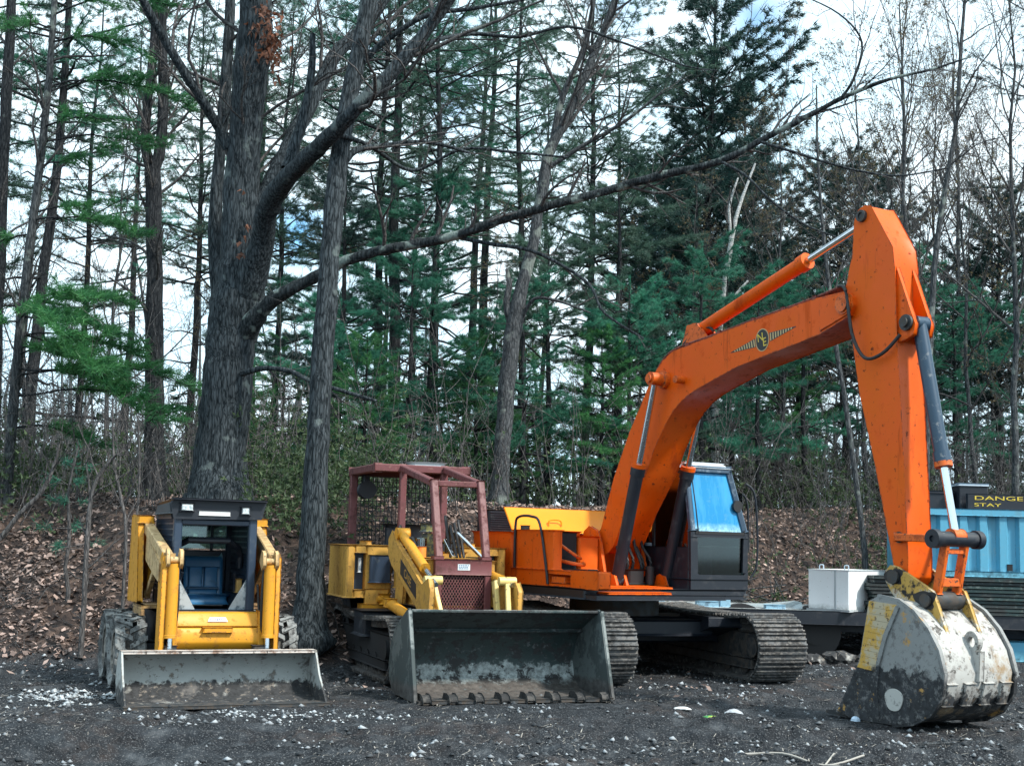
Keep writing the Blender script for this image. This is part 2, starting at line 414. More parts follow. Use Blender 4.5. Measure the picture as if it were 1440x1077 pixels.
M['amber'] = mat("amber_lit_hood_paint", (.82, .255, .006), .42, 0, [('n', 20, .70, .75, (.5, .14, .02))], (50, .06, .004), (2, .12), spec=.25, edge=(.02, (.3, .1, .02), 14))  # lighter than the body orange: light caught by the hood put into its colour
M['yellow'] = mat("yellow_paint", (.60, .275, .022), .45, 0, [('n', 7, .60, .68, (.42, .19, .03)), ('n', 24, .67, .71, (.08, .045, .02)), ('v', 9, .66, .8, (.20, .10, .03))], (50, .08, .004), (2, .2), spec=.3, edge=(.02, (.13, .075, .04), 16))
M['mustard'] = mat("faded_mustard_paint", (.50, .275, .055), .5, 0, [('n', 6, .56, .66, (.34, .19, .05)), ('n', 26, .64, .69, (.07, .045, .025)), ('v', 9, .62, .78, (.13, .08, .03))], (45, .1, .004), (2.4, .24), spec=.3, edge=(.02, (.12, .075, .045), 16))
M['black'] = mat("black_paint", (.006, .010, .018), .5, 0, [('n', 8, .60, .72, (.035, .038, .045))], (60, .06, .004))
M['navy'] = mat("dark_blue_black_paint", (.018, .034, .062), .38, 0, [('n', 10, .62, .72, (.05, .07, .09))], (60, .05, .004), (3, .2))
M['steel'] = mat("dark_steel", (.05, .055, .06), .5, .5, [('n', 12, .5, .6, (.055, .045, .038))], (50, .12, .006))
M['dirtysteel'] = mat("muddy_track_steel", (.085, .09, .095), .55, .35, [('n', 7, .47, .58, (.035, .034, .034)), ('n', 20, .56, .62, (.16, .15, .14))], (40, .3, .01))
M['chrome'] = mat("chrome_rod", (.62, .66, .70), .16, 1.0, [('n', 30, .66, .72, (.2, .2, .2))])
M['rubber'] = mat("black_hose_rubber", (.012, .012, .014), .55, 0)
M['maroon'] = mat("maroon_primer", (.135, .040, .044), .5, 0, [('n', 8, .56, .66, (.085, .028, .028)), ('n', 22, .64, .7, (.2, .1, .085)), ('v', 8, .64, .8, (.06, .022, .02))], (40, .12, .005), (2.5, .2), edge=(.015, (.22, .11, .095), 16))
M['dark'] = mat("dark_interior", (.008, .009, .012), .8, 0)
M['greyblue'] = mat("pale_blue_grey_frame", (.36, .44, .52), .4, 0, [('n', 14, .6, .7, (.18, .22, .27))], None, (3, .15))
M['badge'] = mat("pale_badge", (.62, .66, .68), .5, 0, [('n', 40, .55, .62, (.16, .22, .32))])
M['letter_y'] = mat("yellow_lettering", (.62, .46, .05), .5)
M['letter_k'] = mat("black_lettering", (.012, .013, .016), .5)
G_clear = glass("clear_cab_glass", (.55, .68, .72), .03, .86)
G_dark = glass("smoked_cab_glass", (.30, .44, .46), .05, .975)

# ------------------------------------------------------------------ excavator
EX = thing("excavator", "large orange crawler excavator with its arm reaching right and its bucket resting on the ground", "excavator", (1.4, 17.3, 0), 30)
Emat = Matrix.Translation((1.4, 17.3, 0)) @ Matrix.Rotation(R(30), 4, 'Z')
UX = (1.66, 17.2, 20)
UT = Emat.inverted() @ Matrix.Translation((UX[0], UX[1], 0)) @ Matrix.Rotation(R(UX[2]), 4, 'Z')

def track(parent, T, l0, l1, f0, f1, r, m_belt, m_frame, pitch=.17, name="track", spr=True):
    """crawler track: side frame with its belt of shoes, idler, sprocket and rollers"""
    a = MB(T); lm = (l0 + l1) / 2
    a.box(lm - .13, lm + .13, f0 + r * .8, f1 - r * .8, r * .62, r * 1.42, .02)
    a.box(lm - .16, lm + .16, f0 + r * 1.2, f1 - r * 1.2, r * .36, r * .66, .015)
    tr = a.done(name, m_frame, parent)
    bl = MB(T); Ls = f1 - f0 - 2 * r; per = 2 * Ls + 2 * math.pi * r; n = int(per / pitch); pt = per / n
    cf0, cf1, th = f0 + r, f1 - r, .022
    for i in range(n):
        s = i * pt
        sag = 0
        if s < Ls: p = (cf0 + s, 0.0); t = (1, 0)
        elif s < Ls + math.pi * r: g = (s - Ls) / r; p = (cf1 + math.sin(g) * r, r - math.cos(g) * r); t = (math.cos(g), math.sin(g))
        elif s < 2 * Ls + math.pi * r:
            u = (s - Ls - math.pi * r) / Ls; p = (cf1 - u * Ls, 2 * r - .05 * math.sin(u * math.pi)); t = (-1, 0)
        else: g = (s - 2 * Ls - math.pi * r) / r; p = (cf0 - math.sin(g) * r, r + math.cos(g) * r); t = (-math.cos(g), -math.sin(g))
        nx_, nz_ = t[1], -t[0]                                  # outward
        def pt2(a_, o): return (p[0] + t[0] * a_ + nx_ * o, p[1] + t[1] * a_ + nz_ * o)
        h = pt * .47
        bl.prism([pt2(-h, -.028 - th), pt2(h, -.028 - th), pt2(h, -.028), pt2(-h, -.028)], l0, l1, 0)
        for gq in (-.36, 0.02, .40):
            c = gq * pt
            bl.prism([pt2(c - .016, -.03), pt2(c + .016, -.03), pt2(c + .009, .0), pt2(c - .009, .0)], l0 + .005, l1 - .005, 0)
        bl.prism([pt2(-h * 1.05, -.13), pt2(h * 1.05, -.13), pt2(h * 1.05, -.05), pt2(-h * 1.05, -.05)], lm - .12, lm - .07, 0)
        bl.prism([pt2(-h * 1.05, -.13), pt2(h * 1.05, -.13), pt2(h * 1.05, -.05), pt2(-h * 1.05, -.05)], lm + .07, lm + .12, 0)
    bl.done("track_belt", m_belt, tr)
    for c, nm in ((cf1, "idler_wheel"), (cf0, "drive_sprocket")):
        wv = MB(T); wv.cyl((lm - .10, c, r), (lm + .10, c, r), r - .13, n=28, b=.02); wv.cyl((lm - .2, c, r), (lm + .2, c, r), .11, n=16, b=.01)
        for k in range(8):
            g = k * math.pi / 4
            wv.cyl((lm - .125, c + .2 * math.cos(g) * r / .4, r + .2 * math.sin(g) * r / .4), (lm + .125, c + .2 * math.cos(g) * r / .4, r + .2 * math.sin(g) * r / .4), .025, n=6)
        wv.done(nm, m_frame, tr)
    for k in range(6):
        c = cf0 + .25 + (Ls - .5) * k / 5
        rb = MB(T); rb.cyl((lm - .15, c, .2), (lm + .15, c, .2), .1, n=14, b=.01); rb.done("track_roller", m_frame, tr)
    return tr
for sgn in (-1, 1):
    c = 1.12 * sgn
    track(EX, UT, c - .33, c + .33, -1.72, 1.78, .41, M['dirtysteel'], M['steel'])
a = MB(UT); a.box(-.98, .98, -.42, .42, .40, .72, .02); a.box(-.75, .75, -.75, .75, .5, .7, .03)
a.prism([(.2, .42), (.95, .62), (.95, .74), (.2, .74)], .55, 1.02, .01); a.prism([(.2, .42), (.95, .62), (.95, .74), (.2, .74)], -1.02, -.55, .01)
a.done("undercarriage", M['black'], EX)
a = MB(); a.cyl((0, 0, .70), (0, 0, .95), .58, n=36, b=.01); a.done("slew_ring", M['steel'], EX)
a = MB(); a.box(-1.2, 1.24, -1.75, 1.12, .95, 1.075, .02); a.box(-1.19, .73, 1.125, 1.37, .95, 1.015, .01); a.done("deck_frame", M['black'], EX)
a = MB(); a.box(-1.02, .10, .30, 1.12, 1.078, 1.10, .004); a.box(-1.02, -.10, 1.125, 1.36, 1.02, 1.045, .006); a.done("floor_plate", M['orange'], EX)
# counterweight with rounded tail
rear = [(-1.2 + .02, -1.36), (1.2, -1.36)] + [(1.2 * math.cos(g), -1.62 - .5 * math.sin(g) * (1 - .12 * math.cos(g) ** 2)) for g in [math.pi * k / 22 for k in range(23)]]
a = MB(); a.plan(rear, 1.06, 1.74, .06, 3); a.done("counterweight", M['orange'], EX)
a = MB(); a.box(-1.2, -.46, -1.35, -.615, 1.08, 1.735, .045, 3); a.done("engine_door", M['orange'], EX)
a = MB(); a.box(-1.225, -1.19, -1.28, -1.20, 1.25, 1.45, .004); a.box(-1.206, -1.195, -.99, -.985, 1.1, 1.62, 0); a.done("door_hinge", M['orange_worn'], EX)
a = MB(); a.box(-.45, 1.18, -1.35, -.4, 1.08, 1.73, .04, 3); a.done("engine_cover", M['orange'], EX)
a = MB(); a.box(-1.2, -1.06, -.60, .40, 1.272, 1.765, .025, 2); a.box(-1.06, -.47, -.60, -.1, 1.272, 1.76, .02); a.box(-.66, -.36, -.2, .16, 1.272, 1.70, .02); a.done("fuel_tank", M['orange'], EX)
a = MB(); a.cyl((-1.12, -.42, 1.75), (-1.12, -.42, 1.82), .06, n=16, b=.01); a.done("fuel_cap", M['steel'], EX)
# step ledge along the front, with a recessed foot hold
st = MB()
st.prism([(-.605, 1.08), (-.605, 1.27), (.30, 1.27), (.30, 1.08)], -1.2, -.62, .012, 2)
st.prism([(.82, 1.08), (.82, 1.27), (1.40, 1.27), (1.40, 1.08)], -1.2, -1.03, .012, 2)
st.box(-1.2, -1.03, .30, .82, 1.225, 1.27, .006); st.box(-1.2, -1.03, .30, .82, 1.08, 1.115, .006); st.box(-1.06, -1.03, .30, .82, 1.115, 1.225, 0)
st.done("step_box", M['orange'], EX)
a = MB(); a.box(-1.19, -1.02, .36, .66, 1.12, 1.20, .006); a.done("toolbox", M['orange_worn'], EX)
a = MB(); a.box(-1.05, -.67, -.1, .12, 1.28, 1.74, .01); a.box(-1.05, -.45, .1, .28, 1.271, 1.285, 0); a.done("valve_bay", M['dark'], EX)
a = MB()
a.tube([(-.98, .12, 1.62), (-.92, .30, 1.52), (-.80, .34, 1.44), (-.66, .20, 1.42)], .020); a.tube([(-.98, .12, 1.40), (-.86, .28, 1.36), (-.70, .32, 1.34), (-.62, .20, 1.36)], .024)
a.done("valve_pipes", M['orange_worn'], EX)
a = MB(); a.tube([(-1.22, -.50, 1.28), (-1.22, -.50, 1.80), (-1.22, -.42, 1.925), (-1.22, -.1, 1.93), (-1.22, .10, 1.84), (-1.22, .26, 1.36), (-1.22, .32, 1.10)], .017, 8); a.done("handrail", M['black'], EX)
# raised hood panel and silencer box
a = MB(); a.solid([V(-1.2, -.60, 1.74), V(.95, -.60, 1.74), V(.95, -.63, 1.74), V(-1.2, -.63, 1.74)], [V(-1.2, -.84, 2.06), V(.95, -.84, 2.06), V(.95, -.88, 2.06), V(-1.2, -.88, 2.06)], .006)
a.beam((-1.1, -.75, 1.65), (-1.1, -.70, 1.85), .03, .03); a.beam((.85, -.75, 1.65), (.85, -.70, 1.85), .03, .03)
hd = a.done("hood_panel", M['amber'], EX)
a = MB(); a.tube([(-.62, -.655, 1.83), (-.60, -.66, 1.90), (-.44, -.66, 1.90), (-.42, -.655, 1.83)], .010); a.done("hood_grip", M['amber'], hd)
a = MB()
a.box(-1.18, -.82, -1.62, -1.28, 1.72, 2.03, .015)
for k in range(9): a.box(-1.165, -.835, -1.282, -1.268, 1.745 + .03 * k, 1.762 + .03 * k, 0)
a.done("louvred_intake", M['black'], EX)

# boom
BP = [(-.10, 1.72), (.02, 1.79), (.30, 2.45), (.62, 3.0), (1.05, 3.60), (1.18, 3.75), (1.32, 3.86), (1.51, 3.95), (2.2, 4.035), (2.89, 4.12), (4.02, 4.235),
      (4.42, 4.245), (4.51, 4.19), (4.53, 4.10), (4.47, 4.0), (4.06, 3.865), (2.72, 3.66), (2.22, 3.53), (1.90, 3.44), (1.69, 3.35), (1.54, 3.25), (1.41, 3.13), (1.28, 2.97), (1.14, 2.78), (1.0, 2.52), (.80, 2.28), (.57, 2.0), (.30, 1.60), (.18, 1.50), (.02, 1.48), (-.10, 1.56)]
a = MB(); a.prism(BP, -.235, .235, .012, 2)
for s in (-1, 1): a.beam((.236 * s, 4.05, 4.22), (.236 * s, 4.07, 3.88), .012, .02, 0); a.prism([(4.07, 3.89), (4.07, 4.225), (4.40, 4.235), (4.52, 4.12), (4.46, 4.01)], .236 * s, .252 * s, .004)
boom = a.done("boom", M['orange'], EX)
a = MB(); a.cyl((-.285, 4.41, 4.12), (.285, 4.41, 4.12), .075, n=20, b=.008); a.ring((-.262, 4.41, 4.12), (-.246, 4.41, 4.12), .105, .07); a.done("boom_pin", M['orange_worn'], boom)
a = MB(); a.ring((-.29, 1.36, 3.62), (-.236, 1.36, 3.62), .11, .05); a.cyl((-.50, 1.36, 3.62), (.50, 1.36, 3.62), .048, n=16, b=.006); a.cyl((-.36, 1.72, 3.585), (-.236, 1.72, 3.585), .045, n=12); a.ring((.236, 1.36, 3.62), (.29, 1.36, 3.62), .11, .05)
a.done("elbow_pin", M['orange_worn'], boom)
# round emblem with hatched wings, lettering N E
ex, ez = 3.15, 3.90; sl = math.atan2(3.97 - 3.81, 3.68 - 2.63)
wx, wz = math.cos(sl), math.sin(sl)
a = MB()
an = [2 * math.pi * k / 32 for k in range(32)]
a.prism([(ex + .102 * math.cos(g), ez + .118 * math.sin(g)) for g in an], -.2395, -.236, 0)
emb = a.done("emblem", M['letter_k'], boom)
a = MB()
ring_o = [(ex + .112 * math.cos(g), ez + .128 * math.sin(g)) for g in an]; ring_i = [(ex + .102 * math.cos(g), ez + .118 * math.sin(g)) for g in an]
for i in range(32): a.prism([ring_o[i], ring_o[(i + 1) % 32], ring_i[(i + 1) % 32], ring_i[i]], -.2398, -.2362, 0)
def wing(p): return (ex + wx * p[0] - wz * p[1], ez + wz * p[0] + wx * p[1])
for s in (-1, 1):
    for k in range(9):
        p0 = .125 + .042 * k; hgt = .043 - .0042 * k
        if k % 1 == 0: a.prism([wing((s * p0, -hgt)), wing((s * (p0 + .020), -hgt)), wing((s * (p0 + .026), hgt)), wing((s * (p0 + .006), hgt))], -.2385, -.2362, 0)
a.done("emblem_ring", mat("tan_decal", (.45, .33, .16), .5), emb)
a = MB()
a = None
for s in (-1, 1):
    a = MB(); a.prism([wing((s * .12, -.05)), wing((s * .55, -.004)), wing((s * .55, .004)), wing((s * .12, .05))][::s], -.2372, -.2361, 0); a.done("emblem_wing", M['letter_k'], emb)
side = (0, -1, 0)                                             # local -x face: letters run along +forward
text_mesh("emblem_letters", "N", .135, .001, M['letter_y'], emb, frame(V(-.2402, ex - .032, ez + .028), V(0, wx, wz), V(0, -wz, wx)))
text_mesh("emblem_letters", "E", .135, .001, M['letter_y'], emb, frame(V(-.2402, ex + .040, ez - .030), V(0, wx, wz), V(0, -wz, wx)))
# hydraulic lines along the boom
a = MB()
for k, l in enumerate((-.17, -.12, -.07)):
    a.tube([(l, 1.02, 3.66), (l, 1.22, 3.88), (l, 1.51, 4.0 + .01 * k), (l, 2.2, 4.075), (l, 2.89, 4.16), (l, 3.7, 4.245), (l, 4.05, 4.29), (l - .02, 4.35, 4.33)], .016, 7)
for f in (1.7, 2.3, 2.9, 3.4, 3.9):
    z = np.interp(f, [1.51, 2.2, 2.89, 4.02], [3.95, 4.035, 4.12, 4.235]); a.box(-.2, -.04, f, f + .06, z, z + .065, .004)
a.done("hydraulic_lines", mat("red_oxide_pipe", (.20, .045, .03), .5, 0, [('n', 20, .5, .6, (.09, .03, .025))]), boom)
a = MB(); a.tube([(-.20, 4.30, 4.33), (-.26, 4.46, 4.25), (-.27, 4.56, 3.79), (-.26, 4.72, 3.53), (-.24, 4.94, 3.55), (-.19, 5.13, 3.72)], .018, 8)
a.done("boom_hose", M['rubber'], boom); a = MB(); a.tube([(-.10, 1.55, 4.05), (-.08, 1.75, 4.20), (-.05, 1.95, 4.22), (-.04, 2.05, 4.16)], .018, 8); a.done("boom_hose", M['rubber'], boom); a = MB(); a.tube([(-.02, 1.45, 4.0), (0.02, 1.62, 4.18), (.06, 1.85, 4.26), (.06, 2.0, 4.2)], .018, 8)
a.done("boom_hose", M['rubber'], boom)
# cylinders
def ram(name, p, q, frac, rb, rr, mb, mr, cap=None):
    p = Vector(p); q = Vector(q); m_ = p.lerp(q, frac); d = (q - p).normalized()
    a = MB(); a.cyl(p, m_, rb, n=22, b=.006); a.ring(m_ - d * .10, m_ + d * .015, rb * 1.18, rr, 22)
    perp = Vector((1, 0, 0)); a.cyl(p - perp * (rb * 1.15), p + perp * (rb * 1.15), rb * 1.05, n=18, b=.006)
    o = a.done(name, mb, EX)
    a = MB(); a.cyl(m_, q, rr, n=16); a.done("piston_rod", mr, o)
    a = MB(); a.cyl(q - perp * (rb * 1.1), q + perp * (rb * 1.1), rb, n=18, b=.006); a.done("rod_eye", M['orange_worn'], o)
    if cap:
        a = MB(); a.ring(m_ + d * .0, m_ + d * .05, rb * 1.22, rr * 1.05, 22); a.done("gland_cap", cap, o)
    return o
ram("boom_cylinder", (-.38, .60, 1.16), (-.38, 1.36, 3.62), .565, .078, .036, M['black'], M['chrome'], M['orange'])
ram("boom_cylinder", (.38, .60, 1.16), (.38, 1.36, 3.62), .565, .078, .036, M['black'], M['chrome'], M['orange'])
ram("stick_cylinder", (0, 1.72, 4.20), (0, 4.60, 5.03), .655, .082, .042, M['orange'], M['chrome'])
a = MB(); a.prism([(1.50, 3.96), (1.62, 4.27), (1.80, 4.28), (2.05, 4.02)], -.11, -.07, .006); a.prism([(1.50, 3.96), (1.62, 4.27), (1.80, 4.28), (2.05, 4.02)], .07, .11, .006); a.done("cylinder_bracket", M['orange_worn'], boom)
# boom foot brackets
for s in (-1, 1):
    a = MB(); a.prism([(-.40, 1.10), (-.38, 1.30), (-.22, 1.76), (-.10, 1.83), (.05, 1.78), (.14, 1.62), (.30, 1.10)], .30 * s, .345 * s, .008)
    a.ring((.285 * s, -.02, 1.62), (.36 * s, -.02, 1.62), .10, .05); a.cyl((.20 * s, -.02, 1.62), (.35 * s, -.02, 1.62), .05, n=14)
    for q in (.305, .455): a.prism([(.48, 1.10), (.53, 1.22), (.60, 1.245), (.67, 1.22), (.73, 1.10)], (q - .02) * s, (q + .02) * s, .006)
    a.done("boom_bracket", M['orange'], EX)
a = MB(); a.box(-.30, .30, -.38, -.30, 1.10, 1.6, .01); a.box(-.30, .30, -.3, .45, 1.106, 1.13, .004); a.done("bracket_web", M['orange'], EX)
a = MB()
for k, (l, f) in enumerate(((-.2, .3), (-.12, .36), (-.02, .34), (.08, .38), (.17, .3), (.24, .36))):
    a.tube([(l, f - .08, 1.11), (l + .03, f + .06, 1.32 + .03 * (k % 3)), (l * .8, f - .04, 1.62), (l * .6, f - .16 + .04 * k, 1.9)], .02, 7)
a.box(-.12, .12, .26, .5, 1.11, 1.3, .02); a.cyl((.2, .5, 1.11), (.2, .5, 1.34), .06, n=14)
a.done("swivel_hoses", M['rubber'], EX)

# cab
CB = thing_cab = MB()
l0, l1, fr, ff = .39, 1.29, -.52, 1.10
CB.box(l0, l1, fr, ff, 1.0, 1.20, .03, 2)                                     # sill
CB.box(l0, l1, fr, fr + .05, 1.2, 1.66, .01); CB.box(l0, l0 + .08, fr, fr + .05, 1.66, 2.55, .01); CB.box(l1 - .3, l1 - .22, fr, fr + .05, 1.66, 2.55, .01)
CB.box(l0, l0 + .045, fr, ff - .05, 1.2, 1.60, .008); CB.box(l1 - .045, l1, fr, ff - .05, 1.2, 1.6, .008)
CB.front([(l0, 1.0), (l1 - .07, 1.0), (l1, 1.10), (l1, 1.30), (l1 - .06, 1.25), (l0 + .12, 1.25), (l0 + .06, 1.30), (l0, 1.3)], ff - .05, ff + .012, .008)
CB.front([(l0 + .002, 1.29), (l0 + .1, 1.29), (l0 + .085, 1.82), (l0 - .01, 1.82)], ff - .05, ff + .01, .006)
CB.front([(l1 - .07, 1.29), (l1, 1.29), (l1, 1.82), (l1 - .055, 1.82)], ff - .05, ff + .01, .006)
CB.box(l0, l1, ff - .05, ff + .014, 1.725, 1.80, .008)
CB.beam((l0 + .025, .30, 1.2), (l0 + .025, .30, 2.52), .05, .06); CB.beam((l0 + .025, fr + .03, 1.2), (l0 + .025, fr + .03, 2.52), .05, .06)
CB.box(l0 + .08, l1 - .06, fr + .06, fr + .1, 1.2, 1.75, .02)
cab = CB.done("cab", M['black'], EX)
a = MB()
zt = 2.62; ft = .98
a.beam((l0 + .03, ff - .02, 1.80), (l0 + .0, ft, zt - .05), .07, .075, .012); a.beam((l1 - .025, ff - .02, 1.80), (l1 - .215, ft, zt - .05), .06, .075, .012)
a.beam((l0 - .02, ft, zt - .035), (l1 - .2, ft, zt - .035), .07, .09, .012)
a.beam((l0 + .005, ft, zt - .04), (l0 + .02, fr, zt - .06), .06, .07, .01); a.beam((l1 - .22, ft, zt - .04), (l1 - .22, fr, zt - .06), .06, .07, .01)
a.done("cab_frame", mat("blue_black_cab_frame", (.05, .085, .13), .3, 0, [('n', 10, .58, .68, (.16, .22, .28))]), cab)
a = MB(); a.solid([V(l0 - .02, fr - .02, zt - .03), V(l1 - .18, fr - .02, zt - .03), V(l1 - .18, ft + .03, zt - .02), V(l0 - .02, ft + .03, zt - .02)], [V(l0 + .04, fr + .04, zt + .06), V(l1 - .26, fr + .04, zt + .06), V(l1 - .26, ft - .06, zt + .055), V(l0 + .04, ft - .06, zt + .055)], .02)
a.done("cab_roof", mat("weathered_white_roof", (.62, .68, .72), .45, 0, [('n', 9, .58, .68, (.3, .33, .35))]), cab)
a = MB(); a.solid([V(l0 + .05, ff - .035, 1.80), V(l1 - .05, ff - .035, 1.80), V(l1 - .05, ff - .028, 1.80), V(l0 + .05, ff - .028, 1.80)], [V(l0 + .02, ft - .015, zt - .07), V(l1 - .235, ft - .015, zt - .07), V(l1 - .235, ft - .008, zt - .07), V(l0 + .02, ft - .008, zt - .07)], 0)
wsm = mat("blue_windshield_pane", (.010, .215, .47), .14, 0, [('v', 5.0, .46, .66, (.035, .30, .58)), ('m', 1.84, .07, .10, 9, (.30, .50, .58)), ('n', 14, .60, .75, (.05, .26, .44))], None, None, coat=.15, spec=.35)  # blue base colour with paler upright streaks and a paler lower edge
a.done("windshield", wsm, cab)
a = MB(); a.prism([(0, 0)] and [(ff + .005, 1.80), (ff + .02, 1.80), (ff + .02, 1.76), (ff + .005, 1.76)], l0 + .06, l1 - .06, .003)
a.tube([(l0 + .10, ff + .02, 1.77), (l0 + .06, ff + .01, 2.1), (l0 + .05, ft + .05, 2.5)], .008)
a.cyl((l1 - .13, ff - .02, 2.13), (l1 - .13, ff - .055, 2.13), .075, n=18)
a.done("wiper", M['rubber'], cab)
a = MB(); a.box(l0 + .08, l1 - .055, ff - .03, ff - .022, 1.25, 1.73, 0); a.done("lower_window", G_dark, cab)
a = MB(); a.box(l0 + .012, l0 + .02, .33, ff - .08, 1.60, 2.53, 0); a.box(l0 + .012, l0 + .02, fr + .06, .27, 1.64, 2.53, 0); a.done("side_window", glass("teal_side_glass", (.20, .36, .38), .06, .72), cab)
a = MB(); a.box(l0 + .08, l1 - .3, fr + .02, fr + .03, 1.66, 2.54, 0); a.done("rear_window", G_clear, cab)
a = MB(); a.box(l1 - .03, l1 - .022, fr + .06, ff - .06, 1.62, 2.3, 0); a.done("door_window", G_dark, cab)
a = MB(); a.box(.62, 1.05, -.25, .25, 1.2, 1.52, .06, 2); a.box(.62, 1.05, -.34, -.2, 1.5, 2.15, .05, 2); a.box(.72, .95, .75, .85, 1.2, 1.6, .03); a.tube([(.66, .5, 1.2), (.66, .52, 1.62)], .02); a.tube([(1.0, .5, 1.2), (1.0, .52, 1.62)], .02); a.done("operator_seat", M['navy'], cab)
a = MB(); a.tube([(l1 - .05, ff + .03, 2.42), (l1 + .05, ff + .08, 2.3), (l1 + .1, ff + .08, 1.9), (l1 + .11, ff + .06, 1.4), (l1 + .03, ff + .03, 1.22)], .014); a.tube([(l1 + .0, ff - .1, 2.3), (l1 + .09, ff - .1, 2.15), (l1 + .1, ff - .1, 1.6), (l1 + .02, ff - .1, 1.5)], .014); a.done("cab_handrail", M['black'], cab)

# stick
SP = [(4.55, 5.085), (4.63, 5.115), (4.72, 5.10), (5.01, 4.62), (5.035, 4.40), (5.045, 3.9), (5.06, 3.55), (5.10, 3.01), (5.14, 2.19), (5.17, 1.55), (5.165, 1.36), (5.10, 1.29), (5.03, 1.33),
      (5.0, 1.50), (4.77, 2.46), (4.56, 3.2), (4.42, 4.05), (4.38, 4.32), (4.43, 4.5), (4.475, 4.64), (4.50, 4.98)]
a = MB(); a.prism(SP, -.165, .165, .012, 2)
for s in (-1, 1): a.prism([(5.03, 4.42), (5.20, 3.98), (5.265, 3.82), (5.24, 3.72), (5.14, 3.68), (5.05, 3.66)], .085 * s, .135 * s, .006)
a.box(-.19, .19, 4.36, 4.46, 4.0, 4.2, .02)
stick = a.done("stick", M['orange'], EX)
a = MB(); a.ring((-.20, 4.61, 5.02), (-.166, 4.61, 5.02), .062, .036); a.cyl((-.185, 4.61, 5.02), (.185, 4.61, 5.02), .036, n=14); a.done("stick_pin", M['steel'], stick); a = MB(); a.cyl((-.2, 5.17, 3.84), (.2, 5.17, 3.84), .045, n=16, b=.006); a.ring((-.166, 5.17, 3.84), (-.14, 5.17, 3.84), .08, .04); a.ring((.14, 5.17, 3.84), (.166, 5.17, 3.84), .08, .04)
a.done("stick_pin", M['steel'], stick); a = MB(); a.cyl((-.185, 5.08, 1.745), (.185, 5.08, 1.745), .05, n=14, b=.006); a.done("stick_pin", M['steel'], stick)
o = ram("bucket_cylinder", (0, 5.20, 3.84), (0, 5.615, 1.76), .66, .070, .038, mat("slate_blue_cylinder", (.022, .050, .085), .38, .2, [('n', 14, .62, .7, (.16, .18, .2))]), M['chrome'], M['orange_worn'])
# linkage
a = MB()
for s in (-1, 1): a.beam((.215 * s, 5.07, 1.745), (.215 * s, 5.63, 1.735), .035, .075, .008)
a.done("tipping_link", M['orange_worn'], EX)
a = MB()
for s in (-1, 1): a.beam((.13 * s, 5.615, 1.735), (.13 * s, 5.50, 1.23), .055, .085, .008)
a.beam((-.13, 5.595, 1.62), (.13, 5.595, 1.62), .05, .05, .006); a.beam((-.13, 5.53, 1.33), (.13, 5.53, 1.33), .06, .08, .006)
a.done("bucket_link", M['orange_worn'], EX)
a = MB(); a.cyl((-.30, 5.615, 1.735), (.30, 5.615, 1.735), .072, n=22, b=.01); a.ring((-.32, 5.615, 1.735), (-.25, 5.615, 1.735), .088, .03); a.ring((.25, 5.615, 1.735), (.32, 5.615, 1.735), .088, .03); a.done("link_pin", M['black'], EX)
# bucket
M['bucket_white'] = mat("chalky_white_bucket_paint", (.38, .38, .365), .6, 0, [('m', .33, .02, .62, 7, MUD), ('n', 10, .57, .66, (.22, .21, .20)), ('n', 7, .60, .64, (.07, .065, .06)), ('n', 3, .60, .70, (.26, .18, .10)), ('v', 6, .60, .70, (.13, .10, .075)), ('n', 22, .66, .70, (.20, .12, .07))], (22, .3, .01), (3, .2), edge=(.02, (.12, .11, .10), 12))
M['bucket_side'] = mat("grey_bucket_side", (.22, .23, .23), .6, 0, [('m', .52, .02, .7, 5.5, MUD), ('n', 12, .58, .68, (.14, .14, .14)), ('n', 8, .62, .67, (.12, .12, .12)), ('n', 4.5, .66, .7, (.42, .24, .07))], (22, .25, .01), (3, .25), edge=(.02, (.10, .10, .10), 12))
M['ear'] = mat("yellow_ear_paint", (.42, .255, .05), .55, 0, [('n', 5, .55, .62, (.46, .44, .40)), ('n', 5.5, .56, .61, (.012, .012, .012)), ('n', 20, .62, .66, (.2, .12, .06))], (30, .2, .006))
back = [(4.52, .035), (4.72, .012), (4.95, .004), (5.25, .012), (5.50, .06), (5.70, .16), (5.83, .33), (5.86, .52), (5.80, .72), (5.68, .90), (5.52, 1.05), (5.34, 1.14), (5.08, 1.17)]
HW = .47
a = MB(); a.sheet(back, .03, -HW, HW, 0)
for k in range(4):
    f0_ = [5.80, 5.72, 5.60, 5.42][k]
bk = a.done("bucket", M['bucket_white'], EX, 40)
sidepoly = [(4.56, .06)] + back[1:] + [(4.98, 1.13), (4.85, .56)]
for s in (-1, 1):
    a = MB(); a.prism(sidepoly, (HW - .02) * s, (HW + .012) * s, .004); a.done("bucket_side_plate", M['bucket_side'], bk)
a = MB(); ed = sidepoly[1:-2]
for s in (-1, 1):
    a.sheet([(p[0], p[1]) for p in back[3:]], -.03, HW * s - .008, HW * s + .034, 0)
    a.prism([(5.37, 1.09), (5.21, .80), (5.12, .55), (5.09, .30), (5.11, .05), (5.08, .05), (5.055, .3), (5.085, .56), (5.175, .82), (5.335, 1.10)], (HW + .012) * s, (HW + .03) * s, .004)
a.done("bucket_rim", M['bucket_side'], bk)
M['strike'] = mat("scuffed_yellow_strike_plate", (.42, .36, .25), .6, 0, [('m', .50, .03, .40, 5, MUD), ('n', 4, .50, .56, (.50, .30, .06)), ('n', 16, .62, .66, (.1, .08, .06))], (30, .25, .008))
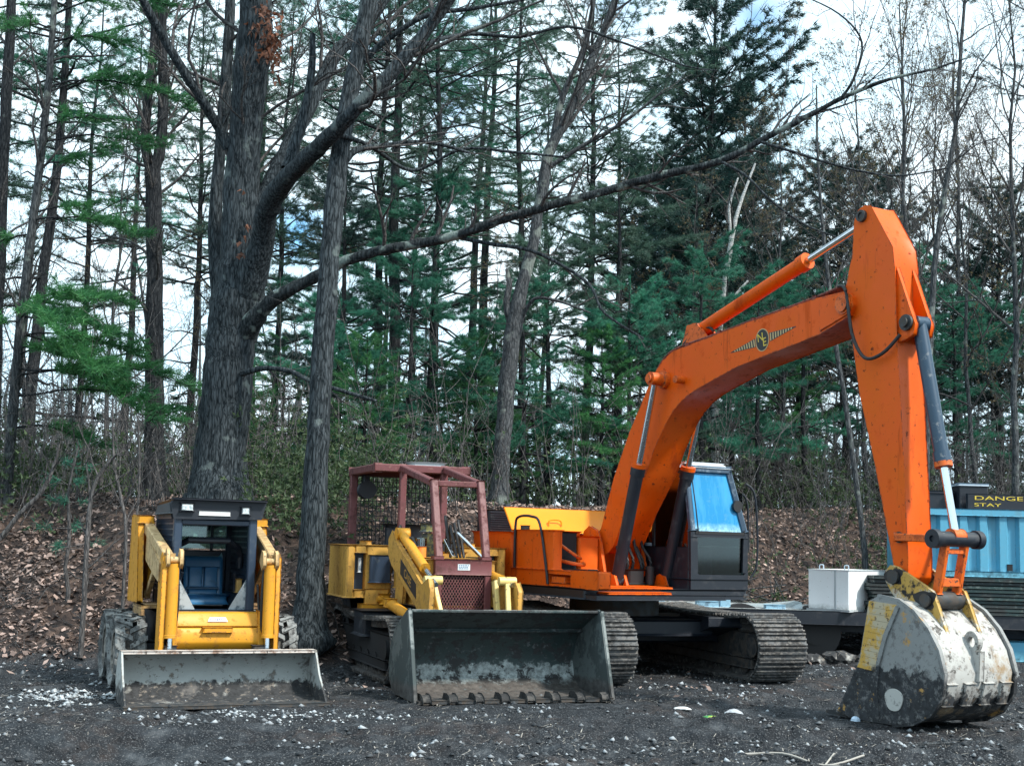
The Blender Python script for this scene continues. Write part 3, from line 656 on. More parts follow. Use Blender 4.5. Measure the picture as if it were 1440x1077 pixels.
for s in (-1, 1):
    a = MB()
    for k in range(11):
        z0 = .50 + .058 * k; z1 = z0 + .050
        def fl(z): return np.interp(z, [.06, .56, 1.13], [4.58, 4.86, 4.985])
        def frt(z): return np.interp(z, [.05, .3, .56, .82, 1.11], [5.08, 5.05, 5.08, 5.17, 5.33])
        a.prism([(fl(z0) + .01, z0), (frt(z0) - .004, z0 - .02), (frt(z1) - .004, z1 - .02), (fl(z1) + .01, z1)], (HW + .012) * s, (HW + .026) * s, .003)
    a.done("strike_plate", M['strike'], bk)
a = MB(); a.prism([(5.29 + .105 * math.cos(g) * (1 + .08 * math.sin(3 * g)), .24 + .105 * math.sin(g) * (1 + .06 * math.cos(2 * g))) for g in [2 * math.pi * k / 28 for k in range(28)]], -(HW + .012), -(HW + .022), .003)
a.done("wear_patch", mat("bare_pale_patch", (.42, .42, .40), .6, 0, [('n', 12, .6, .66, (.2, .2, .19))]), bk)
for s in (-1, 1):
    a = MB(); a.prism([(4.965, 1.42), (5.02, 1.47), (5.10, 1.455), (5.40, 1.31), (5.53, 1.245), (5.585, 1.13), (5.70, .86), (5.76, .76), (5.60, .86), (5.40, .98), (5.22, 1.08), (5.05, 1.20), (4.96, 1.32)], .195 * s, .235 * s, .006)
    a.done("bucket_ear", M['ear'], bk)
a = MB(); a.cyl((-.27, 5.07, 1.365), (.27, 5.07, 1.365), .06, n=18, b=.008); a.cyl((-.27, 5.47, 1.16), (.27, 5.47, 1.16), .055, n=18, b=.008); a.cyl((-.19, 5.47, 1.16), (.19, 5.47, 1.16), .085, n=18); a.cyl((-.262, 5.40, 1.03), (-.23, 5.40, 1.03), .05, n=14); a.done("bucket_pin", M['steel'], bk)
a = MB(); rr_ = random.Random(2)
for (cf, cz, r0_) in ((5.07, 1.365, .115), (5.46, 1.165, .125), (5.36, 1.02, .07)):
    a.prism([(cf + r0_ * (1 + .35 * math.sin(3 * g + cf) * rr_.uniform(.4, 1)) * math.cos(g), cz + r0_ * .8 * (1 + .3 * math.cos(2 * g) * rr_.uniform(.3, 1)) * math.sin(g)) for g in [2 * math.pi * k / 24 for k in range(24)]], -.2362, -.2352, 0)
a.done("pin_grease", mat("black_pin_grease", (.010, .010, .012), .5), bk)
a = MB()
g0 = [(5.80 + .085 * math.cos(g), .80 + .10 * math.sin(g)) for g in [2 * math.pi * k / 20 for k in range(20)]]
for i in range(20):
    p, q_ = g0[i], g0[(i + 1) % 20]; c = (5.80, .80); ii = lambda r_: (c[0] + (r_[0] - c[0]) * .5, c[1] + (r_[1] - c[1]) * .5)
    a.prism([p, q_, ii(q_), ii(p)], -.03, .03, 0)
a.prism([(5.80, .70), (5.90, .72), (5.885, .45), (5.84, .45)], -.03, .03, .004); a.done("lifting_eye", M['bucket_white'], bk)
for k in range(5):
    l = -.40 + .20 * k
    a = MB(); a.prism([(4.62, .075), (4.62, .0), (4.36, .015), (4.36, .03)], l - .045, l + .045, .006); a.done("tooth", M['steel'], bk)
for k in range(4):
    a = MB(); l = -.36 + .24 * k; a.beam((l, 5.865, .44), (l, 5.80, .24), .13, .035, .008, up=(0, -1, .2)); a.done("wear_pad", M['bucket_white'], bk)
# ------------------------------------------------------------------ crawler loader
LD = thing("crawler_loader", "yellow crawler loader with a maroon roll cage and grille behind its wide dark bucket", "loader", (.13, 13.6, 0), 20)
for s in (-1, 1):
    track(LD, None, .735 * s - .215, .735 * s + .215, -4.5, -1.40, .372, M['dirtysteel'], M['dark'], .165)
M['ldbucket'] = mat("scraped_dark_green_steel", (.028, .048, .050), .5, .15, [('m', .27, .018, .44, 5.5, (.23, .26, .26)), ('n', 5.2, .55, .58, (.030, .032, .034)), ('m', .10, .02, .14, 6, (.06, .054, .05)), ('n', 15, .63, .67, (.10, .115, .12))], (26, .25, .008), (2.2, .3), edge=(.02, (.22, .23, .23), 10))
M['ldside'] = mat("scraped_bucket_cheek", (.11, .135, .138), .5, .1, [('n', 2.6, .50, .54, (.045, .06, .062)), ('m', .16, .03, .3, 4, (.05, .05, .05))], (26, .25, .008), (3, .2))
MUDM = mat('caked_mud', (.022, .022, .023), .85, 0, [('n', 9, .55, .62, (.07, .066, .062))], (18, .7, .03))
prof = [(0, .005), (-.45, .004), (-.82, .03), (-.98, .14), (-1.02, .30), (-.96, .50), (-.79, .67), (-.36, .875)]
a = MB(); a.sheet(prof, .022, -1.04, 1.04, 0); a.sheet([(-.78, .672), (-.80, .66)], .035, -1.04, 1.04, 0)
a.beam((-1.04, -.355, .88), (1.04, -.355, .88), .03, .026, .004)
lb = a.done("bucket", M['ldbucket'], LD, 40)
for s in (-1, 1):
    a = MB(); a.prism([(.01, -.0), (-.86, .01), (-1.02, .13), (-1.06, .30), (-1.0, .52), (-.82, .70), (-.37, .905), (-.30, .88)], 1.04 * s, 1.062 * s, .004)
    a.beam((1.066 * s, .01, .0), (1.066 * s, -.315, .89), .034, .03, .004); a.done("bucket_cheek", M['ldside'], lb)
a = MB(); a.box(-1.05, 1.05, -.16, .055, -.004, .028, .006); a.done("cutting_edge", M['steel'], lb)
for k in range(8):
    l = -.96 + 1.92 * k / 7
    a = MB(); a.prism([(-.15, .02), (-.12, .07), (-.02, .075), (.055, .05), (.075, .012), (.02, .0)], l - .05, l + .04, .018, 2); a.done("bucket_bolt", MUDM, lb)
# frame, hood, grille
a = MB(); a.box(-.50, .50, -4.3, -1.95, .32, .84, .03); a.box(-.95, .95, -3.2, -2.7, .45, .75, .03); a.done("main_frame", M['black'], LD)
a = MB(); a.box(-.42, .42, -3.15, -1.93, .84, 1.375, .03, 2); a.box(-.44, .44, -3.3, -3.1, 1.0, 1.46, .02); a.box(-.30, .30, -2.75, -1.95, 1.375, 1.395, .01); a.done("hood", M['mustard'], LD)
a = MB()
a.box(-.345, .345, -1.93, -1.84, 1.21, 1.385, .012, 2); a.box(-.345, -.26, -1.93, -1.84, .78, 1.21, .01); a.box(.26, .345, -1.93, -1.84, .78, 1.21, .01); a.box(-.345, .345, -1.93, -1.84, .74, .82, .01)
gr = a.done("grille_guard", M['maroon'], LD)
a = MB(); a.box(-.26, .26, -1.925, -1.92, .82, 1.21, 0); a.done("grille_backing", M['dark'], gr)
a = MB()
for k in range(-22, 23):
    c = k * .036
    for s in (-1, 1):
        pts = []
        x0, z0, x1, z1 = -.26, .82, .26, 1.21
        # line x = c + s*(z - .82)*0.6 clipped to the window
        za, zb = z0, z1
        xa, xb = c, c + s * (z1 - z0) * .62
        if s > 0:
            if xa < x0: za = z0 + (x0 - xa) / .62; xa = x0
            if xb > x1: zb = z0 + (x1 - c) / .62; xb = x1
        else:
            if xa > x1: za = z0 + (xa - x1) / .62; xa = x1
            if xb < x0: zb = z0 + (c - x0) / .62; xb = x0
        if zb - za > .02 and x0 <= xa <= x1 and x0 <= xb <= x1: a.beam((xa, -1.875 + .003 * s, za), (xb, -1.875 + .003 * s, zb), .008, .009, 0, up=(0, -1, 0))
a.done("grille_mesh", M['maroon'], gr)
a = MB(); a.box(-.075, .075, -1.842, -1.836, 1.265, 1.335, .002); bd = a.done("grille_badge", mat("white_badge", (.62, .66, .68), .5, 0), gr)
a = MB()
for r_ in range(3):
    l = -.062
    while l < .05:
        w_ = random.Random(int(l * 1000) + r_).uniform(.010, .026); a.box(l, l + w_, -1.838, -1.8345, 1.278 + .018 * r_, 1.289 + .018 * r_, 0); l += w_ + .007
a.done("badge_print", mat("blue_grey_print", (.10, .19, .30), .5), bd)
# roll cage
a = MB()
F0, F1, ZT = -3.62, -5.0, 2.50
for p, q_ in (((-.66, F0, ZT), (.62, F0, ZT)), ((-.62, F1, ZT), (.58, F1, ZT)), ((-.61, F0, ZT), (-.61, F1, ZT)), ((.57, F0, ZT), (.57, F1, ZT))): a.beam(p, q_, .09, .10, .012)
for l in (-.275, .275): a.beam((l, F0, .95), (l, F0, ZT), .085, .085, .01)
for l in (-.60, .56): a.beam((l, F1 + .04, .9), (l, F1 + .04, ZT), .10, .10, .01)
rc = a.done("roll_cage", M['maroon'], LD)
a = MB()
for l in (-.29, .29):
    a.beam((l * .98, F0 - .02, ZT + .01), (l, -2.20, 2.27), .08, .08, .01); a.beam((l, -2.20, 2.30), (l + .01, -1.93, 1.40), .085, .085, .01)
    a.box(l - .06, l + .06, -2.02, -1.88, 1.38, 1.42, .006)
a.beam((-.29, -2.20, 2.265), (.29, -2.20, 2.265), .06, .07, .01)
a.done("brush_guard", M['maroon'], rc)
a = MB(); a.box(-.58, .54, F1 + .05, F0 - .50, ZT + .02, ZT + .035, .004); a.done("cage_roof", mat("rusty_dark_roof", (.035, .025, .027), .6, 0, [('n', 8, .5, .6, RUST)]), rc)
a = MB(); a.box(-.05, .40, -4.25, -3.98, ZT + .035, ZT + .12, .03); a.done("roof_cloth", mat("pale_grey_tarp", (.42, .48, .52), .7, bump=(14, .6, .02)), rc)
a = MB()
for k in range(20): l = -.55 + 1.05 * k / 19; a.beam((l, F1 + .06, 1.42), (l, F1 + .06, 2.44), .010, .010, 0)
for k in range(16): z = 1.44 + 1.0 * k / 15; a.beam((-.56, F1 + .072, z), (.52, F1 + .072, z), .010, .010, 0)
a.done("cage_screen", M['black'], rc)
a = MB(); a.cyl((-.46, -4.85, 2.25), (-.46, -4.70, 2.25), .10, n=16, b=.02); a.box(-.5, -.42, -4.9, -4.8, 2.3, 2.46, .01); a.done("work_lamp", M['black'], rc)
# operator station
a = MB(); a.box(-.26, .26, -4.45, -3.95, 1.15, 1.38, .05, 2); a.box(-.26, .26, -4.55, -4.4, 1.35, 1.80, .05, 2); a.box(-.34, .34, -3.35, -3.2, 1.40, 1.58, .02); a.done("operator_seat", M['black'], LD)
a = MB(); a.cyl((-.30, -2.62, 1.39), (-.30, -2.62, 1.52), .07, n=18, b=.008); a.done("filter_bowl", mat("orange_filter_bowl", (.78, .25, .05), .4), LD)
a = MB(); a.cyl((-.30, -2.62, 1.52), (-.30, -2.62, 1.62), .074, n=18, b=.006); a.done("filter_glass", G_clear, LD)
a = MB(); a.cyl((-.12, -2.85, 1.39), (-.12, -2.85, 1.68), .10, n=20, b=.01); a.cyl((-.12, -2.85, 1.70), (-.12, -2.85, 1.80), .115, n=20, b=.02); a.done("precleaner", mat("dull_olive_precleaner", (.18, .17, .06), .5, 0, [('n', 10, .5, .55, (.05, .06, .06))]), LD)
a = MB(); a.cyl((-.21, -3.0, 1.39), (-.21, -3.0, 1.62), .045, n=14); a.done("exhaust_stub", M['steel'], LD)
a = MB()
for k, (l, c) in enumerate(((.06, 0), (.12, .05), (.18, .1), (.02, .12))):
    a = MB(); a.tube([(l, -2.3 - c, 1.40), (l - .02, -2.5 - c, 1.72 + .05 * k), (l + .06, -2.8, 1.75), (l + .12, -3.0, 1.45)], .018); a.done("hydraulic_hose", M['rubber'], LD)
a = MB(); a.tube([(-.48, -2.9, 1.35), (-.46, -3.0, 1.75), (-.40, -3.15, 1.6), (-.40, -3.2, 1.3)], .02); a.done("hydraulic_hose", M['rubber'], LD); a = MB(); a.tube([(-.53, -2.55, 1.5), (-.50, -2.3, 1.62), (-.45, -2.2, 1.4)], .018)
a.done("hydraulic_hose", M['rubber'], LD)
a = MB(); a.beam((.10, -2.55, 1.72), (.31, -2.05, 1.39), .035, .035, .004); a.beam((.0, -2.6, 1.60), (.02, -2.3, 1.4), .04, .04, .004); a.done("tilt_rod", M['chrome'], LD)
# tanks left and right, with an opening in the near one
for s in (-1, 1):
    sg = lambda x: x if s < 0 else -x
    a = MB(); o_ = (lambda l0, l1, *r_: a.box(min(sg(l0), sg(l1)), max(sg(l0), sg(l1)), *r_))
    o_(-1.04, -.935, -4.3, -3.30, .87, 1.52, .02); o_(-.935, -.795, -4.3, -3.30, 1.42, 1.515, .012); o_(-.935, -.795, -4.3, -3.30, .875, .97, .012)
    o_(-.795, -.46, -4.3, -3.31, .87, 1.52, .02); o_(-1.03, -.5, -4.3, -3.45, .9, 1.5, 0)
    o_(-.80, -.50, -3.34, -3.26, .78, .985, .012); o_(-.72, -.66, -4.0, -3.6, 1.52, 1.57, .01)
    tk = a.done("side_tank", M['mustard'], LD)
    a = MB(); o_(-.93, -.80, -3.452, -3.44, .97, 1.42, 0); o_(-.755, -.485, -3.31, -3.25, 1.06, 1.40, .015); a.done("tank_panel", M['navy'], tk)
    a = MB(); o_(-.875, -.835, -3.43, -3.38, 1.18, 1.36, .006); a.done("tank_label", M['badge'], tk)
a = MB(); a.box(-.84, -.52, -3.5, -3.24, .70, .80, .01); a.box(-.62, -.50, -3.3, -3.18, .8, .93, .02); a.cyl((-.66, -3.22, .86), (-.56, -3.22, .86), .04, n=10); a.done("step_bracket", M['yellow'], LD)
a = MB(); a.prism([(-3.5, .70), (-3.2, .70), (-2.75, .35), (-3.1, .35)], -.72, -.55, .01); a.prism([(-4.25, .88), (-3.95, .88), (-3.75, .62), (-4.2, .62)], -.84, -.60, .01); a.done("mount_bracket", M['black'], LD)
# loader arms and rams
for s in (-1, 1):
    ao = 0 if s < 0 else -.17
    a = MB(T=None if s < 0 else Matrix.Translation((ao, 0, 0))); k0, k1 = (.575 * s, .635 * s)
    a.prism([(-2.86, 1.60), (-2.70, 1.70), (-2.55, 1.56), (-1.38, 1.10), (-1.14, 1.18), (-1.06, 1.05), (-1.12, .62), (-1.30, .58), (-1.42, .80), (-2.70, 1.30), (-2.86, 1.42)] if s < 0 else
            [(-2.5, 1.22), (-1.38, 1.10), (-1.22, 1.15), (-1.12, 1.05), (-1.14, .62), (-1.30, .58), (-1.42, .80), (-2.5, 1.0)], min(k0, k1), max(k0, k1), .01)
    arm = a.done("lift_arm", M['mustard'], LD)
    a = MB(); a.prism([(-2.92, .72), (-2.60, .72), (-2.52, 1.25), (-2.60, 1.36), (-2.80, 1.36), (-2.86, 1.2)], .50 * s - .02, .50 * s + .02, .01); (a.beam((.52 * s, -2.7, 1.3), (.52 * s, -2.62, 1.72), .07, .07, .01) if s < 0 else 0); a.done("arm_tower", M['mustard'], LD)
    cx_ = -.53 if s < 0 else .39; p0_, p1_, p2_ = (((cx_, -2.62, 1.66), (cx_, -1.62, 1.28), (cx_, -1.18, 1.115)) if s < 0 else ((cx_, -2.4, 1.25), (cx_, -1.62, 1.16), (cx_, -1.25, 1.12)))
    a = MB(); a.cyl(p0_, p1_, .058, n=18, b=.006); a.cyl((p0_[0] - .08, p0_[1], p0_[2]), (p0_[0] + .08, p0_[1], p0_[2]), .075, n=16, b=.008)
    rm = a.done("lift_cylinder", M['yellow'], LD)
    a = MB(); a.cyl(p1_, p2_, .028, n=14); a.done("piston_rod", M['chrome'], rm)
    a = MB(T=None if s < 0 else Matrix.Translation((ao, 0, 0))); a.beam((.53 * s, -1.36, 1.19), (.46 * s, -1.06, .62), .055, .085, .008); a.beam((.45 * s, -1.55, 1.16), (.45 * s, -1.40, .70), .05, .10, .008); a.cyl((.42 * s, -1.33, 1.16), (.62 * s, -1.33, 1.16), .05, n=14); a.done("bucket_lever", mat("pale_yellow_paint%d" % (s + 1), (.66, .50, .18), .45, 0, [('n', 10, .6, .66, (.16, .10, .05))]), LD)
    a = MB(); a.cyl((.66 * s, -2.55, .835), (.66 * s, -1.75, .735), .062, n=18, b=.008); a.box(min(.6 * s, .72 * s), max(.6 * s, .72 * s), -2.68, -2.5, .80, .90, .01); a.done("tilt_cylinder", M['yellow'], LD)
# lettering panel on the near arm
a = MB(); q4 = [(-2.28, 1.375), (-1.60, 1.105), (-1.58, .94), (-2.28, 1.20)]
a.prism(q4, -.6375, -.6345, 0); pl_ = a.done("arm_decal", M['letter_k'], LD)
text_mesh("arm_lettering", "CASE", .135, .001, M['mustard'], pl_, frame(V(-.6385, -1.955, 1.16), V(0, .60, -.245), V(0, .12, 1)), xs=1.05)
# ------------------------------------------------------------------ skid steer
SK = thing("skid_steer", "small yellow skid steer loader with an open black cab and a wide worn grey bucket", "skid steer", (-2.575, 12.62, 0), 23)
M['skbucket'] = mat("worn_grey_bucket", (.36, .38, .37), .55, .1, [('m', .15, .010, .26, 7, (.022, .023, .025)), ('n', 4, .60, .66, (.10, .095, .092)), ('n', 16, .62, .66, (.16, .14, .12)), ('n', 2.2, .62, .72, (.40, .40, .38))], (26, .25, .008), (3, .25), edge=(.02, (.16, .13, .11), 12))
prof = [(0, .004), (-.35, .004), (-.60, .03), (-.72, .12), (-.745, .24), (-.70, .36), (-.60, .435), (-.50, .455)]
a = MB(); a.sheet(prof, .018, -.93, .93, 0); sb = a.done("bucket", M['skbucket'], SK, 40)
a = MB(); a.box(-.935, .935, -.60, -.475, .452, .478, .008, 2); a.done("bucket_rim", mat("pale_worn_rim", (.46, .42, .39), .6, 0, [('n', 9, .56, .64, (.24, .16, .12)), ('n', 22, .6, .65, (.1, .08, .07))], (30, .3, .01)), sb)
for s in (-1, 1):
    a = MB(); a.prism([(.02, -.0), (-.60, .005), (-.745, .11), (-.77, .24), (-.72, .38), (-.60, .47), (-.475, .475), (-.30, .25), (-.05, .06)], .93 * s, .95 * s, .004); a.done("bucket_cheek", M['skbucket'], sb)
a = MB(); a.box(-.96, .96, -.14, .05, -.006, .022, .005); a.done("cutting_edge", M['steel'], sb)
a = MB(); a.box(-.60, .60, -.80, -.755, .10, .44, .015); a.box(-.5, -.38, -.90, -.79, .12, .5, .01); a.box(.38, .5, -.90, -.79, .12, .5, .01); a.done("coupler_plate", M['steel'], SK)
# wheels
M['tyre'] = mat("dusty_tyre_rubber", (.055, .058, .06), .8, 0, [('n', 5, .44, .56, (.20, .21, .21)), ('n', 18, .56, .64, (.03, .03, .03))], (34, .35, .01))
M['rim'] = mat("dirty_rim", (.30, .28, .25), .55, .2, [('n', 7, .45, .55, (.09, .085, .08))])
def wheel(l, f, r, w_):
    a = MB(); pr = [(.0, .56), (.10, .60), (.42, .80), (.5, .93), (.44, .985), (.2, 1.0)]
    pts = [(x * w_, k * r * .95) for x, k in pr]; full = [(-x, q) for x, q in pts[::-1]][:-1] + pts
    n = 40; t = bmesh.new(); L = []
    for k in range(n):
        g = 2 * math.pi * k / n; L.append([t.verts.new(V(l + x, f + math.cos(g) * q, r + math.sin(g) * q)) for x, q in full])
    for k in range(n):
        A, B = L[k], L[(k + 1) % n]
        for i in range(len(full) - 1): t.faces.new((A[i], A[i + 1], B[i + 1], B[i]))
    a._join(t)
    for k in range(15):                                              # chevron lugs
        for s in (-1, 1):
            g0 = 2 * math.pi * (k + (.5 if s > 0 else 0)) / 15
            for j in range(3):
                xa, xb = s * w_ * (-.02 + .17 * j), s * w_ * (-.02 + .17 * (j + 1)); ga, gb = g0 + .075 * j, g0 + .075 * (j + 1); hh = .058
                def pp(x, g, q): return V(l + x, f + math.cos(g) * q, r + math.sin(g) * q)
                ra, rb = r * .93, r * 1.0 if j < 2 else r * .985
                a.solid([pp(xa, ga - hh, ra), pp(xb, gb - hh, ra), pp(xb, gb + hh, ra), pp(xa, ga + hh, ra)], [pp(xa, ga - hh * .8, r), pp(xb, gb - hh * .8, rb), pp(xb, gb + hh * .8, rb), pp(xa, ga + hh * .8, r)], .006)
    ob = MB(); ob.cyl((l - w_ * .36, f, r), (l + w_ * .36, f, r), r * .56, n=28, b=.012); ob.ring((l - w_ * .42, f, r), (l + w_ * .42, f, r), r * .60, r * .5, 28); ob.cyl((l - w_ * .4, f, r), (l + w_ * .4, f, r), .08, n=16, b=.01)
    wl = ob.done("wheel", M['rim'], SK); a.done("tyre", M['tyre'], wl)
for l in (-.76, .79):
    for f in (-1.58, -2.42): wheel(l, f, .385, .31)
# chassis
a = MB(); a.box(-.50, .53, -2.75, -1.05, .24, .80, .02); a.box(-.62, .65, -2.5, -1.4, .34, .5, .02); a.done("chassis", M['black'], SK)
a = MB(); a.prism([(-.93, .665), (-.90, .60), (-.90, .52), (-.95, .45), (-1.10, .44), (-1.10, .68)], -.43, .50, .012, 2); a.prism([(-1.0, .815), (-.985, .80), (-.93, .68), (-1.10, .665), (-1.10, .82)], -.41, .48, .01, 2)
fp = a.done("front_panel", M['yellow'], SK)
a = MB(); a.box(-.115, .175, -1.0, -.865, .625, .672, .008); a.done("step", M['yellow'], SK)
a = MB(); p_ = V(.035, -.951, .745); nrm = Vector((0, -.905, .425)); 
a.solid([p_ + Vector((dx, 0, 0)) + Vector((0, .425, .905)) * dz + nrm * .001 for dx, dz in ((-.10, -.022), (.10, -.022), (.08, .022), (-.08, .022))], [p_ + Vector((dx, 0, 0)) + Vector((0, .425, .905)) * dz + nrm * .005 for dx, dz in ((-.10, -.022), (.10, -.022), (.08, .022), (-.08, .022))], 0)
bd = a.done("badge", mat("silver_badge", (.55, .57, .62), .4, .3), SK)
a = MB()
for k in range(7):
    dx = -.075 + .022 * k; hh = .012 if k % 3 else .016
    a.solid([p_ + Vector((dx + ax, 0, 0)) + Vector((0, .425, .905)) * az + nrm * .005 for ax, az in ((0, -hh), (.012, -hh), (.012, hh), (0, hh))], [p_ + Vector((dx + ax, 0, 0)) + Vector((0, .425, .905)) * az + nrm * .0065 for ax, az in ((0, -hh), (.012, -hh), (.012, hh), (0, hh))], 0)
a.done("badge_print", mat("blue_badge_print", (.05, .08, .2), .5), bd)
a = MB()
for s in (-1, 1):
    l = .035 + .44 * s; a.box(l - .035, l + .035, -1.05, -.88, .45, .84, .01); a.cyl((l - .05, -.95, .62), (l + .05, -.95, .62), .045, n=12)
a.done("chassis_lugs", M['yellow'], SK)
# cab
a = MB()
for l in (-.375, .395): a.beam((l, -1.17, .80), (l, -1.20, 1.80), .085, .09, .012)
for l in (-.375, .395): a.beam((l, -2.40, .80), (l, -2.40, 1.82), .08, .09, .012)
a.box(-.41, .43, -1.22, -1.12, .80, .835, .006); a.beam((-.40, -1.2, 1.72), (.42, -1.2, 1.72), .06, .06, .01); a.box(-.40, .42, -2.42, -2.38, .82, 1.42, .01); a.box(-.40, .42, -2.4, -1.15, .78, .81, .006)
cb = a.done("cab", M['navy'], SK)
a = MB(); a.front([(-.42, 1.76), (.46, 1.775), (.50, 1.93), (.46, 1.945), (-.41, 1.95), (-.45, 1.90)], -1.24, -1.12, .015); a.solid([V(-.44, -1.14, 1.80), V(.47, -1.14, 1.80), V(.46, -2.5, 1.80), V(-.43, -2.5, 1.80)], [V(-.43, -1.14, 1.95), V(.46, -1.14, 1.95), V(.43, -2.48, 1.92), V(-.40, -2.48, 1.92)], .02)
a.box(-.46, .51, -1.16, -1.05, 1.945, 1.962, .006); a.done("cab_roof", M['black'], cb)
def side_panel(l):
    a = MB(); a.box(l - .006, l + .006, -2.36, -1.22, .85, 1.80, 0)
    o = a.done("side_screen", M['black'], cb)
    a = MB()
    for k in range(19): f = -2.33 + 1.08 * k / 18; a.box(l - .012, l + .012, f - .008, f + .008, 1.0, 1.76, 0)
    for k in range(14): z = 1.0 + .76 * k / 13; a.box(l - .013, l + .013, -2.34, -1.24, z - .008, z + .008, 0)
    a.done("screen_bars", M['navy'], o)
side_panel(-.40); side_panel(.42)
for l0_, l1_, z0_, z1_ in ((-.375, -.235, 1.825, 1.915), (.245, .345, 1.805, 1.895)):
    a = MB(); a.box(l0_, l1_, -1.13, -1.09, z0_, z1_, .012, 2); lp = a.done("headlight", M['black'], cb)
    a = MB(); a.box(l0_ + .015, l1_ - .015, -1.10, -1.082, z0_ + .014, z1_ - .014, .006)
    a.done("lamp_lens", mat("grey_lamp_lens%d" % (l0_ > 0), (.30, .36, .38), .15, 0, [('n', 30, .5, .56, (.6, .66, .68))], spec=.8), lp)
a = MB(); a.box(-.18, .14, -1.125, -1.112, 1.79, 1.835, .004); a.done("pale_strip", mat("pale_fascia_strip", (.62, .64, .65), .5), cb)
a = MB(); a.box(-.33, .18, -2.385, -2.375, 1.44, 1.80, 0); a.box(.21, .36, -2.385, -2.375, 1.44, 1.80, 0); a.done("rear_window", glass("green_rear_glass", (.42, .66, .64), .05, .93), cb)
a = MB(); a.box(.18, .21, -2.39, -2.36, 1.42, 1.82, .004); a.done("rear_mullion", M['navy'], cb)
a = MB(); a.box(-.16, .27, -2.12, -1.70, .86, .96, .04, 3); a.prism([(-2.14, .93), (-2.0, .90), (-2.07, 1.34), (-2.13, 1.37), (-2.2, 1.34)], -.155, .265, .04, 3)
a.box(-.10, .045, -2.055, -1.99, 1.03, 1.25, .02, 2); a.box(.065, .21, -2.055, -1.99, 1.03, 1.25, .02, 2); a.box(-.10, .21, -2.035, -1.975, .95, 1.01, .02, 2)
st_ = a.done("seat", mat("blue_vinyl_seat", (.035, .15, .30), .38, 0, [('n', 9, .6, .7, (.06, .14, .22))], (12, .15, .01)), cb)
a = MB(); a.tube([(-.37, -1.95, 1.42), (-.34, -1.55, 1.46), (-.22, -1.40, 1.535), (.20, -1.40, 1.535), (.32, -1.5, 1.46), (.36, -1.58, 1.38), (.36, -1.6, 1.25)], .035, 10, smooth=False); a.done("seat_bar", M['black'], cb)
gm_ = mat("scuffed_pale_gusset", (.36, .40, .42), .5, 0, [('n', 9, .52, .6, (.12, .15, .17))])
for l0_, s in ((-.335, 1), (.355, -1)):
    a = MB(); a.front([(l0_, .835), (l0_ + .17 * s, .835), (l0_ + .135 * s, .90), (l0_, 1.14)], -1.19, -1.175, .003); a.done("corner_gusset", gm_, cb)
a = MB(); a.tube([(-.28, -1.5, .82), (-.28, -1.48, 1.1), (-.26, -1.45, 1.2)], .02); a.tube([(.30, -1.5, .82), (.30, -1.48, 1.1), (.28, -1.45, 1.2)], .02); a.box(-.36, -.24, -1.9, -1.3, .82, 1.0, .02); a.box(.28, .38, -1.9, -1.3, .82, 1.0, .02); a.done("control_levers", M['black'], cb)
a = MB(); a.box(.30, .36, -1.55, -1.40, 1.0, 1.14, .01); a.done("armrest_pad", mat("tan_pad", (.42, .26, .08), .6), cb)
